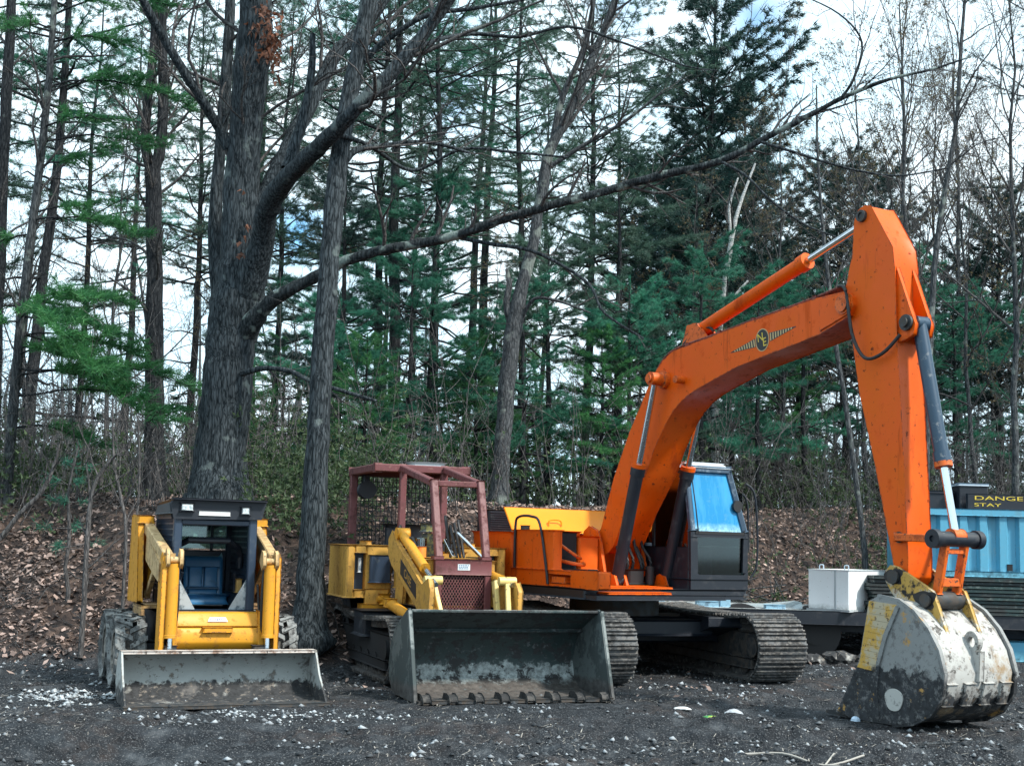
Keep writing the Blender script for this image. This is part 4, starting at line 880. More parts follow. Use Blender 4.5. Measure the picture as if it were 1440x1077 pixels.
# lift arms, towers, cylinders
for s in (-1, 1):
    c = .035
    L_ = lambda x: c + x * s
    def bx(a, x0, x1, *r_): a.box(min(L_(x0), L_(x1)), max(L_(x0), L_(x1)), *r_)
    a = MB(); 
    a.prism([(-2.55, .86), (-1.80, .88), (-1.93, 1.30), (-2.04, 1.775), (-2.50, 1.785)], L_(.665) - .03, L_(.665) + .03, .01)
    bx(a, .53, .70, -2.10, -2.00, 1.70, 1.785, .012); bx(a, .52, .56, -2.5, -2.04, .9, 1.75, .01); bx(a, .53, .70, -2.55, -2.49, .86, 1.78, .01)
    tw = a.done("rear_tower", M['yellow'], SK)
    a = MB(); bx(a, .40, .70, -2.02, -1.42, .83, .865, .008); bx(a, .66, .70, -2.02, -1.42, .76, .865, .006); a.done("fender", mat("rusty_mustard%d" % (s + 1), (.36, .22, .08), .6, 0, [('n', 9, .5, .58, (.15, .085, .045))], (30, .2, .006)), SK)
    a = MB(); a.beam((L_(.59), -2.25, 1.71), (L_(.53), -.86, 1.34), .10, .11, .01); a.prism([(-1.95, 1.58), (-.92, 1.30), (-.94, 1.12), (-1.3, 1.18), (-1.95, 1.32)], L_(.60) - .012, L_(.60) + .012, .004)
    a.beam((L_(.56), -2.0, .95), (L_(.56), -1.4, 1.30), .05, .07, .006)
    arm = a.done("lift_arm", mat("tan_worn_arm%d" % (s + 1), (.52, .36, .17), .5, 0, [('n', 7, .52, .6, (.34, .22, .10)), ('n', 24, .62, .68, (.08, .05, .03))], (40, .15, .005)), SK)
    a = MB(); a.prism([(-.98, 1.36), (-.90, 1.41), (-.82, 1.36), (-.80, .40), (-.88, .36), (-1.02, .42), (-1.04, 1.2)], L_(.57) - .025, L_(.57) + .025, .008); a.done("arm_knee", M['yellow'], SK)
    a = MB(); a.cyl((L_(.485), -.84, 1.31), (L_(.485), -.815, .60), .058, n=20, b=.008); a.ring((L_(.485), -.815, .60), (L_(.485), -.813, .57), .064, .03); cy = a.done("tilt_cylinder", M['yellow'], SK)
    a = MB(); a.cyl((L_(.485), -.815, .60), (L_(.485), -.80, .32), .03, n=14); a.done("piston_rod", M['chrome'], cy)
    a = MB()
    for q in (.415, .545): a.prism([(-.95, 1.34), (-.86, 1.45), (-.79, 1.42), (-.77, 1.30), (-.84, 1.25)], L_(q) - .018, L_(q) + .018, .006)
    a.cyl((L_(.40), -.83, 1.34), (L_(.57), -.83, 1.34), .032, n=12); a.done("cylinder_clevis", arm.data.materials[0], SK)
    a = MB(); a.tube([(L_(.44), -.9, 1.28), (L_(.42), -.86, 1.0), (L_(.43), -.87, .7), (L_(.46), -.9, .6)], .016); a.tube([(L_(.40), -1.0, 1.1), (L_(.41), -.95, .9), (L_(.42), -.93, .75)], .014); a.done("arm_hose", M['rubber'], SK)
# ------------------------------------------------------------------ flatbed, tank, steel stack, container
def wb(a, X0, X1, Y0, Y1, z0, z1, b=.008): return a.box(X0, X1, -Y1, -Y0, z0, z1, b)
FB = thing("flatbed_trailer", "low black flatbed trailer with a pale worn deck parked behind the excavator", "trailer", (4.0, 20.0, 0), -1.5)
a = MB(); wb(a, -2.6, 5.6, 0, 2.3, .58, .66, .01); wb(a, -2.6, 5.6, -.03, 0.04, .50, .70, .008); wb(a, -2.6, 5.6, .5, .65, .36, .58); wb(a, -2.6, 5.6, 1.6, 1.75, .36, .58)
a.done("frame", M['black'], FB)
a = MB()
for k in range(9): wb(a, -2.58, 5.58, .05 + .25 * k, .285 + .25 * k, .663, .695, .004)
a.done("deck", mat("weathered_pale_deck", (.34, .37, .38), .65, 0, [('n', 5, .5, .62, (.16, .17, .17)), ('n', 20, .6, .66, (.07, .07, .07))], (30, .3, .006)), FB)
for x in (-.4, .7, 3.4, 4.3):
    a = MB(); a.cyl((x, -.35, .36), (x, -.60, .36), .36, n=28, b=.04); a.cyl((x, -.32, .36), (x, -.36, .36), .18, n=20, b=.01); a.done("wheel", M['rubber'], FB)
MBX = [(-1.75, .16, .34, .095), (-1.10, .34, .36, .085), (-.72, .16, .5, .14), (-.05, .30, .32, .06)]
for k, (x, wd, y, h) in enumerate(MBX):
    a = MB(); wb(a, x, x + wd, y, y + .2, .696, .696 + h, .01)
    o = a.done("timber_block", mat("pale_blue_block%d" % k, (.26, .45, .58), .5, 0, [('n', 9, .55, .65, (.12, .2, .27))]))
    tag(o, ["light blue block far left on the flatbed deck below the cab door", "long light blue block on the flatbed deck under the middle of the cab", "tallest light blue block on the flatbed deck under the cab corner", "flat light blue block on the deck between the cab and the white tank"][k], "block", "light blue blocks on the trailer deck")
    o.location = FB.location; o.rotation_euler = FB.rotation_euler
a = MB(); a.solid([V(-.0, -.35, .70), V(.52, -.35, .70), V(.52, -1.2, .70), V(-.3, -1.2, .70)][::-1], [V(.30, -.45, .715), V(.52, -.45, .80), V(.52, -1.1, .80), V(.10, -1.1, .715)][::-1], .004)
o = a.done("steel_plate", mat("pale_steel_plate", (.36, .42, .44), .45, .2, [('n', 6, .55, .65, (.2, .22, .23))])); o.location = FB.location; o.rotation_euler = FB.rotation_euler
tag(o, "pale sloping steel plate lying on the deck left of the white tank", "plate")
# white tank
TK = thing("fuel_tank", "white rectangular fuel tank standing on the flatbed deck", "tank", (5.06, 20.32, .695), -42)
M['white'] = mat("white_tank_paint", (.80, .82, .83), .45, 0, [('v', 5, .68, .80, (.46, .48, .48)), ('m', .06, .05, .10, 6, (.30, .32, .31)), ('n', 22, .7, .73, (.25, .2, .15))], (30, .05, .004), (3, .06))
a = MB(); a.box(-.34, .34, -.9, .30, 0.01, .62, .018, 2); a.done("tank_body", M['white'], TK)
a = MB(); a.box(.10, .13, .296, .306, .02, .61, .002); a.box(-.36, .36, -.92, .32, -.0, .03, .004); a.done("tank_seam", mat("grey_seam", (.40, .43, .45), .5), TK)
for l, f in ((-.22, .1), (.2, .1)):
    a = MB(); a.tube([(l - .03, f, .61), (l - .03, f, .68), (l + .03, f, .68), (l + .03, f, .61)], .009); a.done("lifting_lug", M['greyblue'], TK)
# stack of steel sheets and container on it
ST = thing("sheet_stack", "stack of dark steel sheets lying under the light blue container", "stack", (7.0, 19.95, .70), -1.5)
rr = random.Random(4)
for k in range(10):
    o0 = rr.uniform(-.06, .05); a = MB(); wb(a, -1.52 + o0, 2.9, -.06 + rr.uniform(-.02, .02), 2.2, .055 * k + .004, .055 * k + .048, .006)
    a.done("steel_sheet", mat("sheet_steel_%s" % "abcdefghij"[k], [(.018, .040, .042), (.026, .055, .056), (.011, .024, .028)][k % 3], .45, .2, [('n', 4, .5, .62, (.025, .03, .032)), ('n', 14, .62, .68, (.12, .15, .14))]), ST)
CT = thing("container", "light blue corrugated steel container standing on the dark sheet stack", "container", (7.0, 20.25, 1.26), -1.5)
M['skyblue'] = mat("light_blue_container_paint", (.085, .32, .47), .5, 0, [('v', 4, .56, .72, (.10, .26, .35)), ('n', 8, .64, .7, (.16, .32, .40)), ('m', .10, .06, .14, 5, (.07, .20, .27))], (30, .1, .004), (2, .12), edge=(.02, (.05, .10, .12), 12))
pl = []; x = -.68
while x < 2.8:
    pl += [(x, 0), (x + .11, 0), (x + .15, .07), (x + .26, .07)]; x += .30
prof = [(px, -py) for px, py in pl]
a = MB(); a.plan(prof + [(prof[-1][0], -.12), (prof[0][0], -.12)], .07, .93, 0); wb(a, -.68, 2.8, .13, 2.0, .05, .93, .01); a.done("corrugated_wall", M['skyblue'], CT, 20)
a = MB(); wb(a, -.71, 2.85, -.03, .10, .925, 1.03, .01); wb(a, -.71, 2.85, -.025, .10, -.0, .085, .01); wb(a, -.72, -.62, -.028, .1, .08, .93, .01); a.done("container_rail", M['skyblue'], CT)
a = MB()
for x in (.62, .98, 1.5): wb(a, x, x + .085, -.012, .05, .10, .20, .004)
a.done("fork_pocket", M['dark'], CT)
# black boxes on the container
for k, (x0, x1, y0, z1, lab, cat) in enumerate(((-.62, -.06, .35, .28, "black box farthest left on the container, beside the excavator arm", "box"), (-.02, .42, .2, .40, "tall black box with a pale lid on the blue container", "box"))):
    t = thing("black_box", lab, cat, (7.0, 20.25, 2.292), -1.5, "black boxes on the blue container")
    a = MB(); wb(a, x0, x1, y0, y0 + .7, 0, z1 - .04, .012); a.done("box_body", M['black'], t)
    a = MB(); wb(a, x0 - .01, x1 + .01, y0 - .01, y0 + .71, z1 - .04, z1, .01); a.done("lid", M['greyblue'] if k else M['black'], t)
t = thing("warning_board", "black board with yellow danger lettering lying along the container top", "sign", (7.0, 20.25, 2.292), -1.5)
a = MB(); wb(a, .05, 2.6, .02, .12, 0.0, .23, .006); bo = a.done("board", M['black'], t)
text_mesh("danger_lettering", "DANGER", .088, .002, M['letter_y'], bo, frame(V(.14, -.016, .165), (1, 0, 0), (0, 0, 1)), 'LEFT', 2.5)
text_mesh("stay_lettering", "STAY", .072, .002, M['letter_y'], bo, frame(V(.14, -.016, .062), (1, 0, 0), (0, 0, 1)), 'LEFT', 2.5)
# dark trailer body and blue skid base below the stack
t = thing("black_skip", "long black steel skip in the shade below the sheet stack", "skip", (7.0, 20.2, 0), -1.5)
a = MB(); a.prism([(.0, .34), (.08, .66), (-1.9, .66), (-1.9, .34)], -1.2, 3.2, .01); a.done("skip_body", M['black'], t)
a = MB(); a.beam((.62, .11, .64), (.88, .06, .40), .02, .02, .003); wb(a, -1.2, 3.2, -.10, -.06, .62, .665, .004); a.done("skip_rib", M['steel'], t)
o = MB(); wb(o, .42, 3.0, -.05, 1.2, .0, .30, .02); o = o.done("blue_skid_base", M['skyblue']); o.location = (7.0, 20.1, .02); tag(o, "blue steel base on the ground under the black skip at the far right", "base")
# ------------------------------------------------------------------ trees
def bark(name, dark, light, lich=(.20, .23, .21), ridge=13, lichen=.62, bumpd=.03, stretch=.16):
    m = bpy.data.materials.new(name); m.use_nodes = True; N = m.node_tree.nodes; K = m.node_tree.links; b = N["Principled BSDF"]
    tc = N.new("ShaderNodeTexCoord"); mp_ = N.new("ShaderNodeMapping"); mp_.inputs['Scale'].default_value = (ridge, ridge, ridge * stretch); K.new(tc.outputs['Object'], mp_.inputs['Vector'])
    n1 = N.new("ShaderNodeTexNoise"); n1.inputs['Scale'].default_value = 1.0; n1.inputs['Detail'].default_value = 6; n1.inputs['Distortion'].default_value = .4; K.new(mp_.outputs[0], n1.inputs['Vector'])
    r1 = N.new("ShaderNodeValToRGB"); e = r1.color_ramp.elements; e[0].position = .36; e[0].color = (*dark, 1); e[1].position = .74; e[1].color = (*light, 1); K.new(n1.outputs['Fac'], r1.inputs[0])
    mp2 = N.new("ShaderNodeMapping"); mp2.inputs['Scale'].default_value = (ridge * .8, ridge * .8, ridge * stretch * 1.1); K.new(tc.outputs['Object'], mp2.inputs['Vector'])
    wv = N.new("ShaderNodeMix"); wv.data_type = 'RGBA'; wv.blend_type = 'ADD'; wv.inputs['Factor'].default_value = 1.6; wv.clamp_factor = False; K.new(mp2.outputs[0], wv.inputs[6]); K.new(n1.outputs['Color'], wv.inputs[7])
    vo = N.new("ShaderNodeTexVoronoi"); vo.feature = 'DISTANCE_TO_EDGE'; vo.inputs['Scale'].default_value = 1.0; K.new(wv.outputs[2], vo.inputs['Vector'])
    vr = N.new("ShaderNodeMapRange"); vr.inputs['From Min'].default_value = .0; vr.inputs['From Max'].default_value = .22; K.new(vo.outputs['Distance'], vr.inputs['Value'])
    hm_ = N.new("ShaderNodeMath"); hm_.operation = 'MULTIPLY_ADD'; K.new(n1.outputs['Fac'], hm_.inputs[0]); hm_.inputs[1].default_value = .78; 
    vs_ = N.new("ShaderNodeMath"); vs_.operation = 'MULTIPLY'; K.new(vr.outputs['Result'], vs_.inputs[0]); vs_.inputs[1].default_value = .26; K.new(vs_.outputs[0], hm_.inputs[2])
    for l_ in list(r1.inputs[0].links): m.node_tree.links.remove(l_)
    K.new(hm_.outputs[0], r1.inputs[0])
    n2 = N.new("ShaderNodeTexNoise"); n2.inputs['Scale'].default_value = 3.1; n2.inputs['Detail'].default_value = 7; K.new(tc.outputs['Object'], n2.inputs['Vector'])
    r2 = N.new("ShaderNodeMapRange"); r2.inputs['From Min'].default_value = lichen; r2.inputs['From Max'].default_value = lichen + .06; r2.inputs['To Max'].default_value = .75; K.new(n2.outputs['Fac'], r2.inputs['Value'])
    x = N.new("ShaderNodeMix"); x.data_type = 'RGBA'; K.new(r2.outputs['Result'], x.inputs['Factor']); K.new(r1.outputs[0], x.inputs[6]); x.inputs[7].default_value = (*lich, 1)
    K.new(x.outputs[2], b.inputs['Base Color']); b.inputs['Roughness'].default_value = .9; b.inputs['Specular IOR Level'].default_value = .2
    bp_ = N.new("ShaderNodeBump"); bp_.inputs['Strength'].default_value = 1.0; bp_.inputs['Distance'].default_value = bumpd; K.new(hm_.outputs[0], bp_.inputs['Height']); K.new(bp_.outputs[0], b.inputs['Normal'])
    return m
B_oak = bark("oak_bark", (.004, .008, .011), (.062, .076, .086), lich=(.13, .16, .16), ridge=30, lichen=.63, stretch=.14)
B_pine = bark("pine_bark", (.006, .008, .011), (.040, .043, .047), ridge=30, lichen=.68)
B_dec = bark("grey_bark", (.022, .026, .030), (.10, .108, .115), ridge=36, lichen=.58)
B_twig = bark("twig_bark", (.045, .044, .046), (.12, .115, .115), ridge=30, lichen=.66)
B_white = bark("white_bark", (.30, .31, .31), (.56, .57, .57), ridge=10, lichen=.7, stretch=2.0)
L_pine = mat("pine_needles", (.016, .115, .088), .55, 0, attr=(.065, .265, .160), transl=.42, objvar=.3)
L_dark = mat("dark_pine_needles", (.007, .038, .040), .6, 0, attr=(.026, .080, .062), transl=.15, objvar=.2)
L_dull = mat("dull_pine_needles", (.020, .062, .050), .6, 0, attr=(.075, .145, .100), transl=.36, objvar=.3)
L_brite = mat("fresh_pine_needles", (.020, .120, .055), .5, 0, attr=(.085, .27, .085), transl=.42, objvar=.15)
L_bud = mat("spring_buds", (.07, .055, .035), .7, 0, attr=(.16, .13, .06), transl=.3)
L_brown = mat("brown_oak_leaves", (.085, .035, .022), .7, 0, attr=(.22, .085, .045), transl=.25)

class TB:
    """many tapered tubes in one numpy mesh"""
    def __init__(s): s.v = []; s.q = []; s.n = 0
    def add(s, pts, rad, k=5, rough=0.0, rng=None):
        P = np.asarray(pts, float); n = len(P); rad = np.asarray(rad, float)
        T = np.empty_like(P); T[1:-1] = P[2:] - P[:-2]; T[0] = P[1] - P[0]; T[-1] = P[-1] - P[-2]
        T /= np.linalg.norm(T, axis=1)[:, None] + 1e-9
        u = np.array([.31, .94, .12]) if abs(T[:, 2]).mean() > .6 else np.array([.05, .1, 1.])
        X = np.cross(T, u); X /= np.linalg.norm(X, axis=1)[:, None] + 1e-9; Y = np.cross(X, T)
        a = 2 * np.pi * np.arange(k) / k
        rr = rad[:, None] * np.ones((1, k))
        if rough: rr = rr * (1 + rough * rng.normal(0, 1, (n, k)))
        V_ = P[:, None, :] + rr[:, :, None] * (np.cos(a)[None, :, None] * X[:, None, :] + np.sin(a)[None, :, None] * Y[:, None, :])
        i = np.arange(n - 1)[:, None] * k + np.arange(k)[None, :]; j = np.arange(n - 1)[:, None] * k + (np.arange(k)[None, :] + 1) % k
        s.q.append((np.stack([i, j, j + k, i + k], -1).reshape(-1, 4)) + s.n); s.v.append(V_.reshape(-1, 3)); s.n += n * k
    def mesh(s, name, m): return np_mesh(name, np.concatenate(s.v), np.concatenate(s.q), None, m, None, True)

def nrm(v): return v / (np.linalg.norm(v) + 1e-9)

def needles(P, D, rng, n=12, ln=.15, w=.007, spread=.75, up=.12):
    """needle sprays: thin triangles fanned from every tuft point"""
    P = np.repeat(np.asarray(P), n, 0); D = np.repeat(np.asarray(D), n, 0); m = len(P)
    d = D + rng.normal(0, spread, (m, 3)) + np.array([0, 0, up]); d /= np.linalg.norm(d, axis=1)[:, None]
    s = np.cross(d, rng.normal(0, 1, (m, 3))); s /= np.linalg.norm(s, axis=1)[:, None] + 1e-9
    L = ln * rng.uniform(.6, 1.25, m)[:, None]; W = w * rng.uniform(.7, 1.3, m)[:, None]
    b = P + rng.normal(0, .02, (m, 3))
    v = np.stack([b - s * W, b + s * W, b + d * L], 1).reshape(-1, 3)
    t = np.clip(np.repeat(rng.uniform(0, 1, m // n), n) * .6 + rng.uniform(0, .5, m), 0, 1)
    return v, np.arange(3 * m).reshape(-1, 3), np.repeat(t, 3)

def leaf_mesh(name, packs, m):
    v = []; t = []; a = []; o = 0
    for p in packs: v.append(p[0]); t.append(p[1] + o); a.append(p[2]); o += len(p[0])
    return np_mesh(name, np.concatenate(v), None, np.concatenate(t), m, np.concatenate(a))

def pine(seed, H, r0, zd, zl, Lmax, bark_m, leaf_m, per=5, step=.55, dens=1.0, full=1.0, droop=-.05, needle=(12, .15, .007), lean=0, bands=None, topL=.4, irr=0.0):
    """conifer: trunk with whorls, bare dead branches from zd, living layers from zl"""
    rng = np.random.default_rng(seed); tb = TB(); br = TB(); TP = []; TD = []
    n = max(8, int(H / .9)); zz = np.linspace(-.25, H, n); wob = np.cumsum(rng.normal(0, .035, (n, 2)), 0)
    tp = np.stack([wob[:, 0] + lean * zz / H, wob[:, 1], zz], -1); tr = r0 * (1 - np.clip(zz / H, 0, 1)) ** .8 + .012; tr[0] *= 1.35
    tb.add(tp, tr, 9)
    z = zd
    while z < H - .15:
        q = np.array([np.interp(z, zz, tp[:, i]) for i in range(3)]); r = np.interp(z, zz, tr)
        live = z >= zl; f = (z - zl) / (H - zl) if live else 0
        inb = True
        if bands is not None: inb = any(a <= z <= b for a, b in bands)
        prof = ((1 - f) ** .75 * (1 - irr) + irr * min(1, (1 - f) * 2.6) ** .7) if live else .55
        if irr and rng.random() < irr * .28: z += step * .8; continue
        k = per + rng.integers(-1, 2) if live else max(2, per - 2 + rng.integers(-1, 2)); a0 = rng.uniform(0, 6.28)
        for j in range(k):
            az = a0 + 6.283 * j / k + rng.normal(0, .25); L = (topL + (Lmax - topL) * prof) * rng.uniform(.6 - .3 * irr, 1.15 + .25 * irr)
            zj = min(z + rng.normal(0, .32 * step) * (irr + (0 if live else .8)), H - .1); q = np.array([np.interp(zj, zz, tp[:, i]) for i in range(3)])
            h = np.array([math.cos(az), math.sin(az), 0.]); m_ = 7; s = np.linspace(0, 1, m_)
            rise = (rng.normal(.06, .10 + .14 * irr) + (.45 * f if live else -.12)) + droop
            pts = q + h * (s * L)[:, None] + np.array([0, 0, 1.]) * (rise * s * L + (.10 if live else -.06) * L * s * s * (1 if live else 1))[:, None]
            pts[1:] += np.cumsum(rng.normal(0, (.028 if live else .05) * L, (m_ - 1, 3)), 0) * .6
            rad = np.linspace(min(r * .45, .012 + .012 * L), .004, m_); br.add(pts, rad, 4)
            bare_tip = live and inb
            nt = int(L / (.22 if live else .38))
            for i in range(nt):
                t = (i + .8) / (nt + .3)
                if live and t < .22: continue
                p = np.array([np.interp(t, s, pts[:, c]) for c in range(3)]); sd = 1 if i % 2 else -1
                tl = (.30 + .30 * (1 - t)) * min(1, L / 1.6) * rng.uniform(.6, 1.2); ang = rng.uniform(.6, 1.0) * sd
                dh = np.array([h[0] * math.cos(ang) - h[1] * math.sin(ang), h[0] * math.sin(ang) + h[1] * math.cos(ang), rng.normal(.05, .12)])
                e = p + dh * tl; br.add(np.stack([p, (p + e) / 2 + rng.normal(0, .02, 3), e]), [.005, .004, .0025], 3)
                if bare_tip and rng.random() < full:
                    for u in np.arange(.15, 1.01, .17 / dens / max(tl, .15) * .62):
                        TP.append(p + (e - p) * u + rng.normal(0, .03, 3)); TD.append(nrm(dh * .8 + h * .4))
            if bare_tip:
                for u in np.linspace(.55, 1, int(5 * dens)): TP.append(np.array([np.interp(u, s, pts[:, c]) for c in range(3)])); TD.append(h)
        z += step * rng.uniform(.7, 1.3) * (1.0 if live else 1.15)
    if zl < H:
        for u in np.linspace(H - .5, H, 5): TP.append(np.array([tp[-1, 0], tp[-1, 1], u])); TD.append(np.array([0, 0, 1.]))
    return (tb.mesh("trunk", bark_m), br.mesh("branches", B_twig if bark_m is not B_pine else B_pine), leaf_mesh("needles", [needles(TP, TD, rng, *needle)], leaf_m) if TP else None)

def grow(tb, p, d, L, r, lvl, rng, mx, up=.06, kink=.10, ch=(4, 6), ratio=(.4, .68), buds=None, kk=(8, 5, 4, 3, 3, 3), tip=.35, start=.25):
    n = max(4, int(L / (.35 if lvl < 2 else .2))); n = min(n, 14); pts = [p]; dirs = [d]
    for i in range(n):
        d = nrm(d + rng.normal(0, kink, 3) + np.array([0, 0, up])); p = p + d * (L / n); pts.append(p); dirs.append(d)
    rad = np.linspace(r, max(r * tip, .0022), n + 1); tb.add(np.array(pts), rad, kk[lvl])
    if lvl >= mx:
        if buds is not None: buds.append((pts[-1], dirs[-1])); buds.append((pts[len(pts) // 2], dirs[-1]))
        return
    c = rng.integers(ch[0], ch[1] + 1)
    for j in range(c):
        t = start + (1 - start) * (j + rng.uniform(.1, .9)) / c; i = min(n, int(t * n)); ax = nrm(np.cross(dirs[i], rng.normal(0, 1, 3))); g = rng.uniform(.45, .95)
        nd = nrm(dirs[i] * math.cos(g) + ax * math.sin(g))
        grow(tb, pts[i], nd, L * rng.uniform(*ratio) * (1.15 - .5 * t), rad[i] * .62, lvl + 1, rng, mx, up, kink * 1.15, ch, ratio, buds, kk, tip, .2)

def bare(seed, H, r0, bark_m, mx=4, spread=.5, first=.35, ch=(4, 6), fork=True, budn=0, lean=(0, 0)):
    rng = np.random.default_rng(seed); tb = TB(); cr = TB(); buds = [] if budn else None
    n = 12; zz = np.linspace(-.2, H * .8, n); wob = np.cumsum(rng.normal(0, .05 * H / 12, (n, 2)), 0)
    pts = np.stack([wob[:, 0] + lean[0] * zz, wob[:, 1] + lean[1] * zz, zz], -1); rad = r0 * (1 - .8 * np.clip(zz / (H * .8), 0, 1)); rad[0] *= 1.4; tb.add(pts, rad, 9)
    k = int(10 + H * .5)
    for j in range(k):
        t = first + (1 - first) * (j + rng.uniform(0, 1)) / k; z = t * H * .8
        p = np.array([np.interp(z, zz, pts[:, i]) for i in range(3)]); r = np.interp(z, zz, rad); az = rng.uniform(0, 6.28); g = rng.uniform(.45, 1.0) * (1.25 - .7 * t)
        d = np.array([math.cos(az) * math.sin(g), math.sin(az) * math.sin(g), math.cos(g)])
        grow(cr, p, d, H * spread * rng.uniform(.35, .6) * (1.15 - .6 * t), r * .55, 1, rng, mx, .05, .10, ch, (.38, .62), buds)
    grow(cr, pts[-1], nrm(pts[-1] - pts[-2]), H * .28, rad[-1], 1, rng, mx, .05, .10, ch, (.4, .62), buds)
    lf = None
    if buds and budn:
        B = [b for b in buds]; sel = rng.permutation(len(B))[:budn]
        lf = leaf_mesh("buds", [needles([B[i][0] for i in sel], [B[i][1] for i in sel], rng, 4, .05, .014, .9)], L_bud)
    return tb.mesh("trunk", bark_m), cr.mesh("branches", bark_m if bark_m is B_white else B_twig), lf

def plant(name, label, cat, meshes, X, Y, rot=0, sc=1.0, group=None, scz=None, tilt=(0, 0), names=("trunk", "branches", "crown")):
    t = thing(name, label, cat, (X, Y, hz(X, Y)), 0, group); t.rotation_euler = (R(tilt[0]), R(tilt[1]), R(rot)); t.scale = (sc, sc, scz or sc)
    for nm, me in zip(names, meshes):
        if me is not None: link(nm, me, t)
    return t

# prototypes
tall = [pine(11, 17, .13, 2.2, 7.0, 2.8, B_pine, L_dull, 5, .56, 1.0, .9, needle=(20, .17, .0065), irr=1.0),
        pine(12, 18, .15, 2.0, 8.0, 3.2, B_pine, L_pine, 5, .62, .9, .85, needle=(20, .17, .0065), irr=1.0),
        pine(13, 16, .11, 1.5, 5.5, 2.5, B_pine, L_dull, 5, .55, 1.0, .85, needle=(20, .17, .0065), irr=1.0),
        pine(14, 19, .17, 2.5, 10, 3.0, B_pine, L_dark, 4, .62, .8, .8, needle=(20, .17, .0065), irr=1.0)]
lush = [pine(21, 8.0, .10, .7, 1.6, 2.6, B_pine, L_pine, 6, .62, 2.0, 1.0, -.06, (24, .18, .0065), irr=.75),
        pine(22, 9.5, .12, .9, 2.2, 2.9, B_pine, L_pine, 6, .74, 2.0, 1.0, -.04, (24, .18, .0065), irr=.8),
        pine(23, 6.0, .08, .4, 1.2, 2.2, B_pine, L_brite, 6, .40, 1.6, .95, -.05, (20, .16, .006))]
dense = [pine(31, 15, .20, 2.5, 5.0, 2.7, B_pine, L_dark, 8, .50, 1.5, 1.0, .28, (16, .22, .012), topL=1.1, irr=.5),
         pine(32, 13, .18, 2.0, 4.0, 2.9, B_pine, L_dark, 8, .52, 1.5, 1.0, .32, (16, .22, .012), topL=1.2, irr=.5)]
dec = [bare(41, 14, .075, B_dec, 4, .55, .22, (4, 6), budn=1200), bare(42, 12, .06, B_dec, 4, .6, .2, (4, 6), budn=1200), bare(43, 15, .09, B_dec, 4, .5, .38, (4, 5)), bare(44, 9, .06, B_dec, 4, .55, .2, (4, 5), budn=700)]
sap = [bare(51, 4.0, .030, B_twig, 3, .45, .25, (3, 4)), bare(52, 3.2, .022, B_twig, 3, .5, .15, (3, 5)), bare(53, 5.0, .035, B_twig, 3, .4, .3, (3, 4), budn=150)]

def tinted(pr, m):
    me = pr[2].copy(); me.materials.clear(); me.materials.append(m); return (pr[0], pr[1], me)
lush += [tinted(lush[0], L_dull), tinted(lush[1], L_dull), tinted(lush[1], L_dark)]
rg = random.Random(7)
def put(kind_, name, label, cat, group, lst, protos, vref=560, j=0):
    marks = ((-5, "outside the left edge"), (150, "at the far left edge"), (270, "left of the massive tree"), (360, "behind the massive tree"), (480, "behind the straight grey trunk"), (600, "behind the roll cage's left half"),
             (690, "above the roll cage's right half"), (790, "beside the slanting grey tree"), (900, "above the amber hood"), (980, "behind the elbow of the boom"), (1060, "above the blue windshield"),
             (1150, "left of the pale slanting stem"), (1230, "beside the pale slanting stem"), (1300, "behind the excavator stick"), (1390, "above the black boxes"), (1475, "at the far right edge"), (9999, "outside the right edge"))
    zone = lambda u: next(t for b_, t in marks if u < b_)
    labs = {}
    for z_ in {zone(e[0]) for e in lst}:
        mem = sorted((i for i, e in enumerate(lst) if zone(e[0]) == z_), key=lambda i: lst[i][0]); n_ = len(mem)
        od = {1: [""], 2: ["left of two: ", "right of two: "], 3: ["left of three: ", "middle of three: ", "right of three: "]}.get(n_, [q_ + " from the left: " for q_ in ("first", "second", "third", "fourth", "fifth", "sixth", "seventh", "eighth")])
        for k_, i in enumerate(mem): labs[i] = od[k_] + label + " " + z_
    for i, e in enumerate(lst):
        label = labs[i]
        u, Y, sc = e[0], e[1], e[2]; pr = protos[(e[3] if len(e) > 3 else i) % len(protos)]; p = at(u, vref, Y)
        plant(name, label, cat, pr, p.x, Y, rg.uniform(0, 360), sc, group, tilt=(rg.uniform(-1.5, 1.5), rg.uniform(-1.5, 1.5)))
TALL = [(533, 33, .95), (551, 30, 1.0), (573, 36, .95), (612, 29, .9, 2), (655, 41, 1.0, 1), (670, 43, 1.05, 3), (748, 33, .95), (822, 36, .95, 0), (870, 43, .95), (40, 29, .95, 1),
        (122, 36, .9, 2), (268, 40, .95, 0), (355, 42, 1.0), (394, 36, .9, 2), (470, 41, 1.0), (182, 48, 1.0, 1), (-70, 30, 1.0), (-190, 36, .95), (-330, 31, 1.0), (1540, 36, .95), (1680, 40, 1.0)]
put(0, "pine_tree", "tall slim bare-trunked pine", "tree", "tall slim pines in the wood", TALL, tall)
LUSH = [(470, 25, .50, 0), (520, 24, .55, 2), (575, 25.5, .55, 1), (680, 26, .6, 2), (735, 25, .5, 1), (845, 26, .6, 2), (890, 26.5, .6, 0), (985, 27.5, .6, 1), (1065, 28, .6, 0), (345, 26, .5, 2), (1130, 30, .7, 0), (-140, 30, .9, 3), (-260, 34, 1.0, 1), (1500, 33, .85, 0), (1610, 36, 1.0, 4), (1290, 32, .7, 1), (1340, 33, .7, 0), (478, 29, .80), (540, 33, .95), (604, 28, .78), (722, 34, .92), (778, 27, .72), (872, 28, .78), (980, 35, 1.0), (1030, 30, .72), (395, 31, .7, 2), (1085, 38, .9)]
put(0, "pine_tree", "bushy green young pine", "tree", "bushy young pines behind the machines", LUSH, lush)
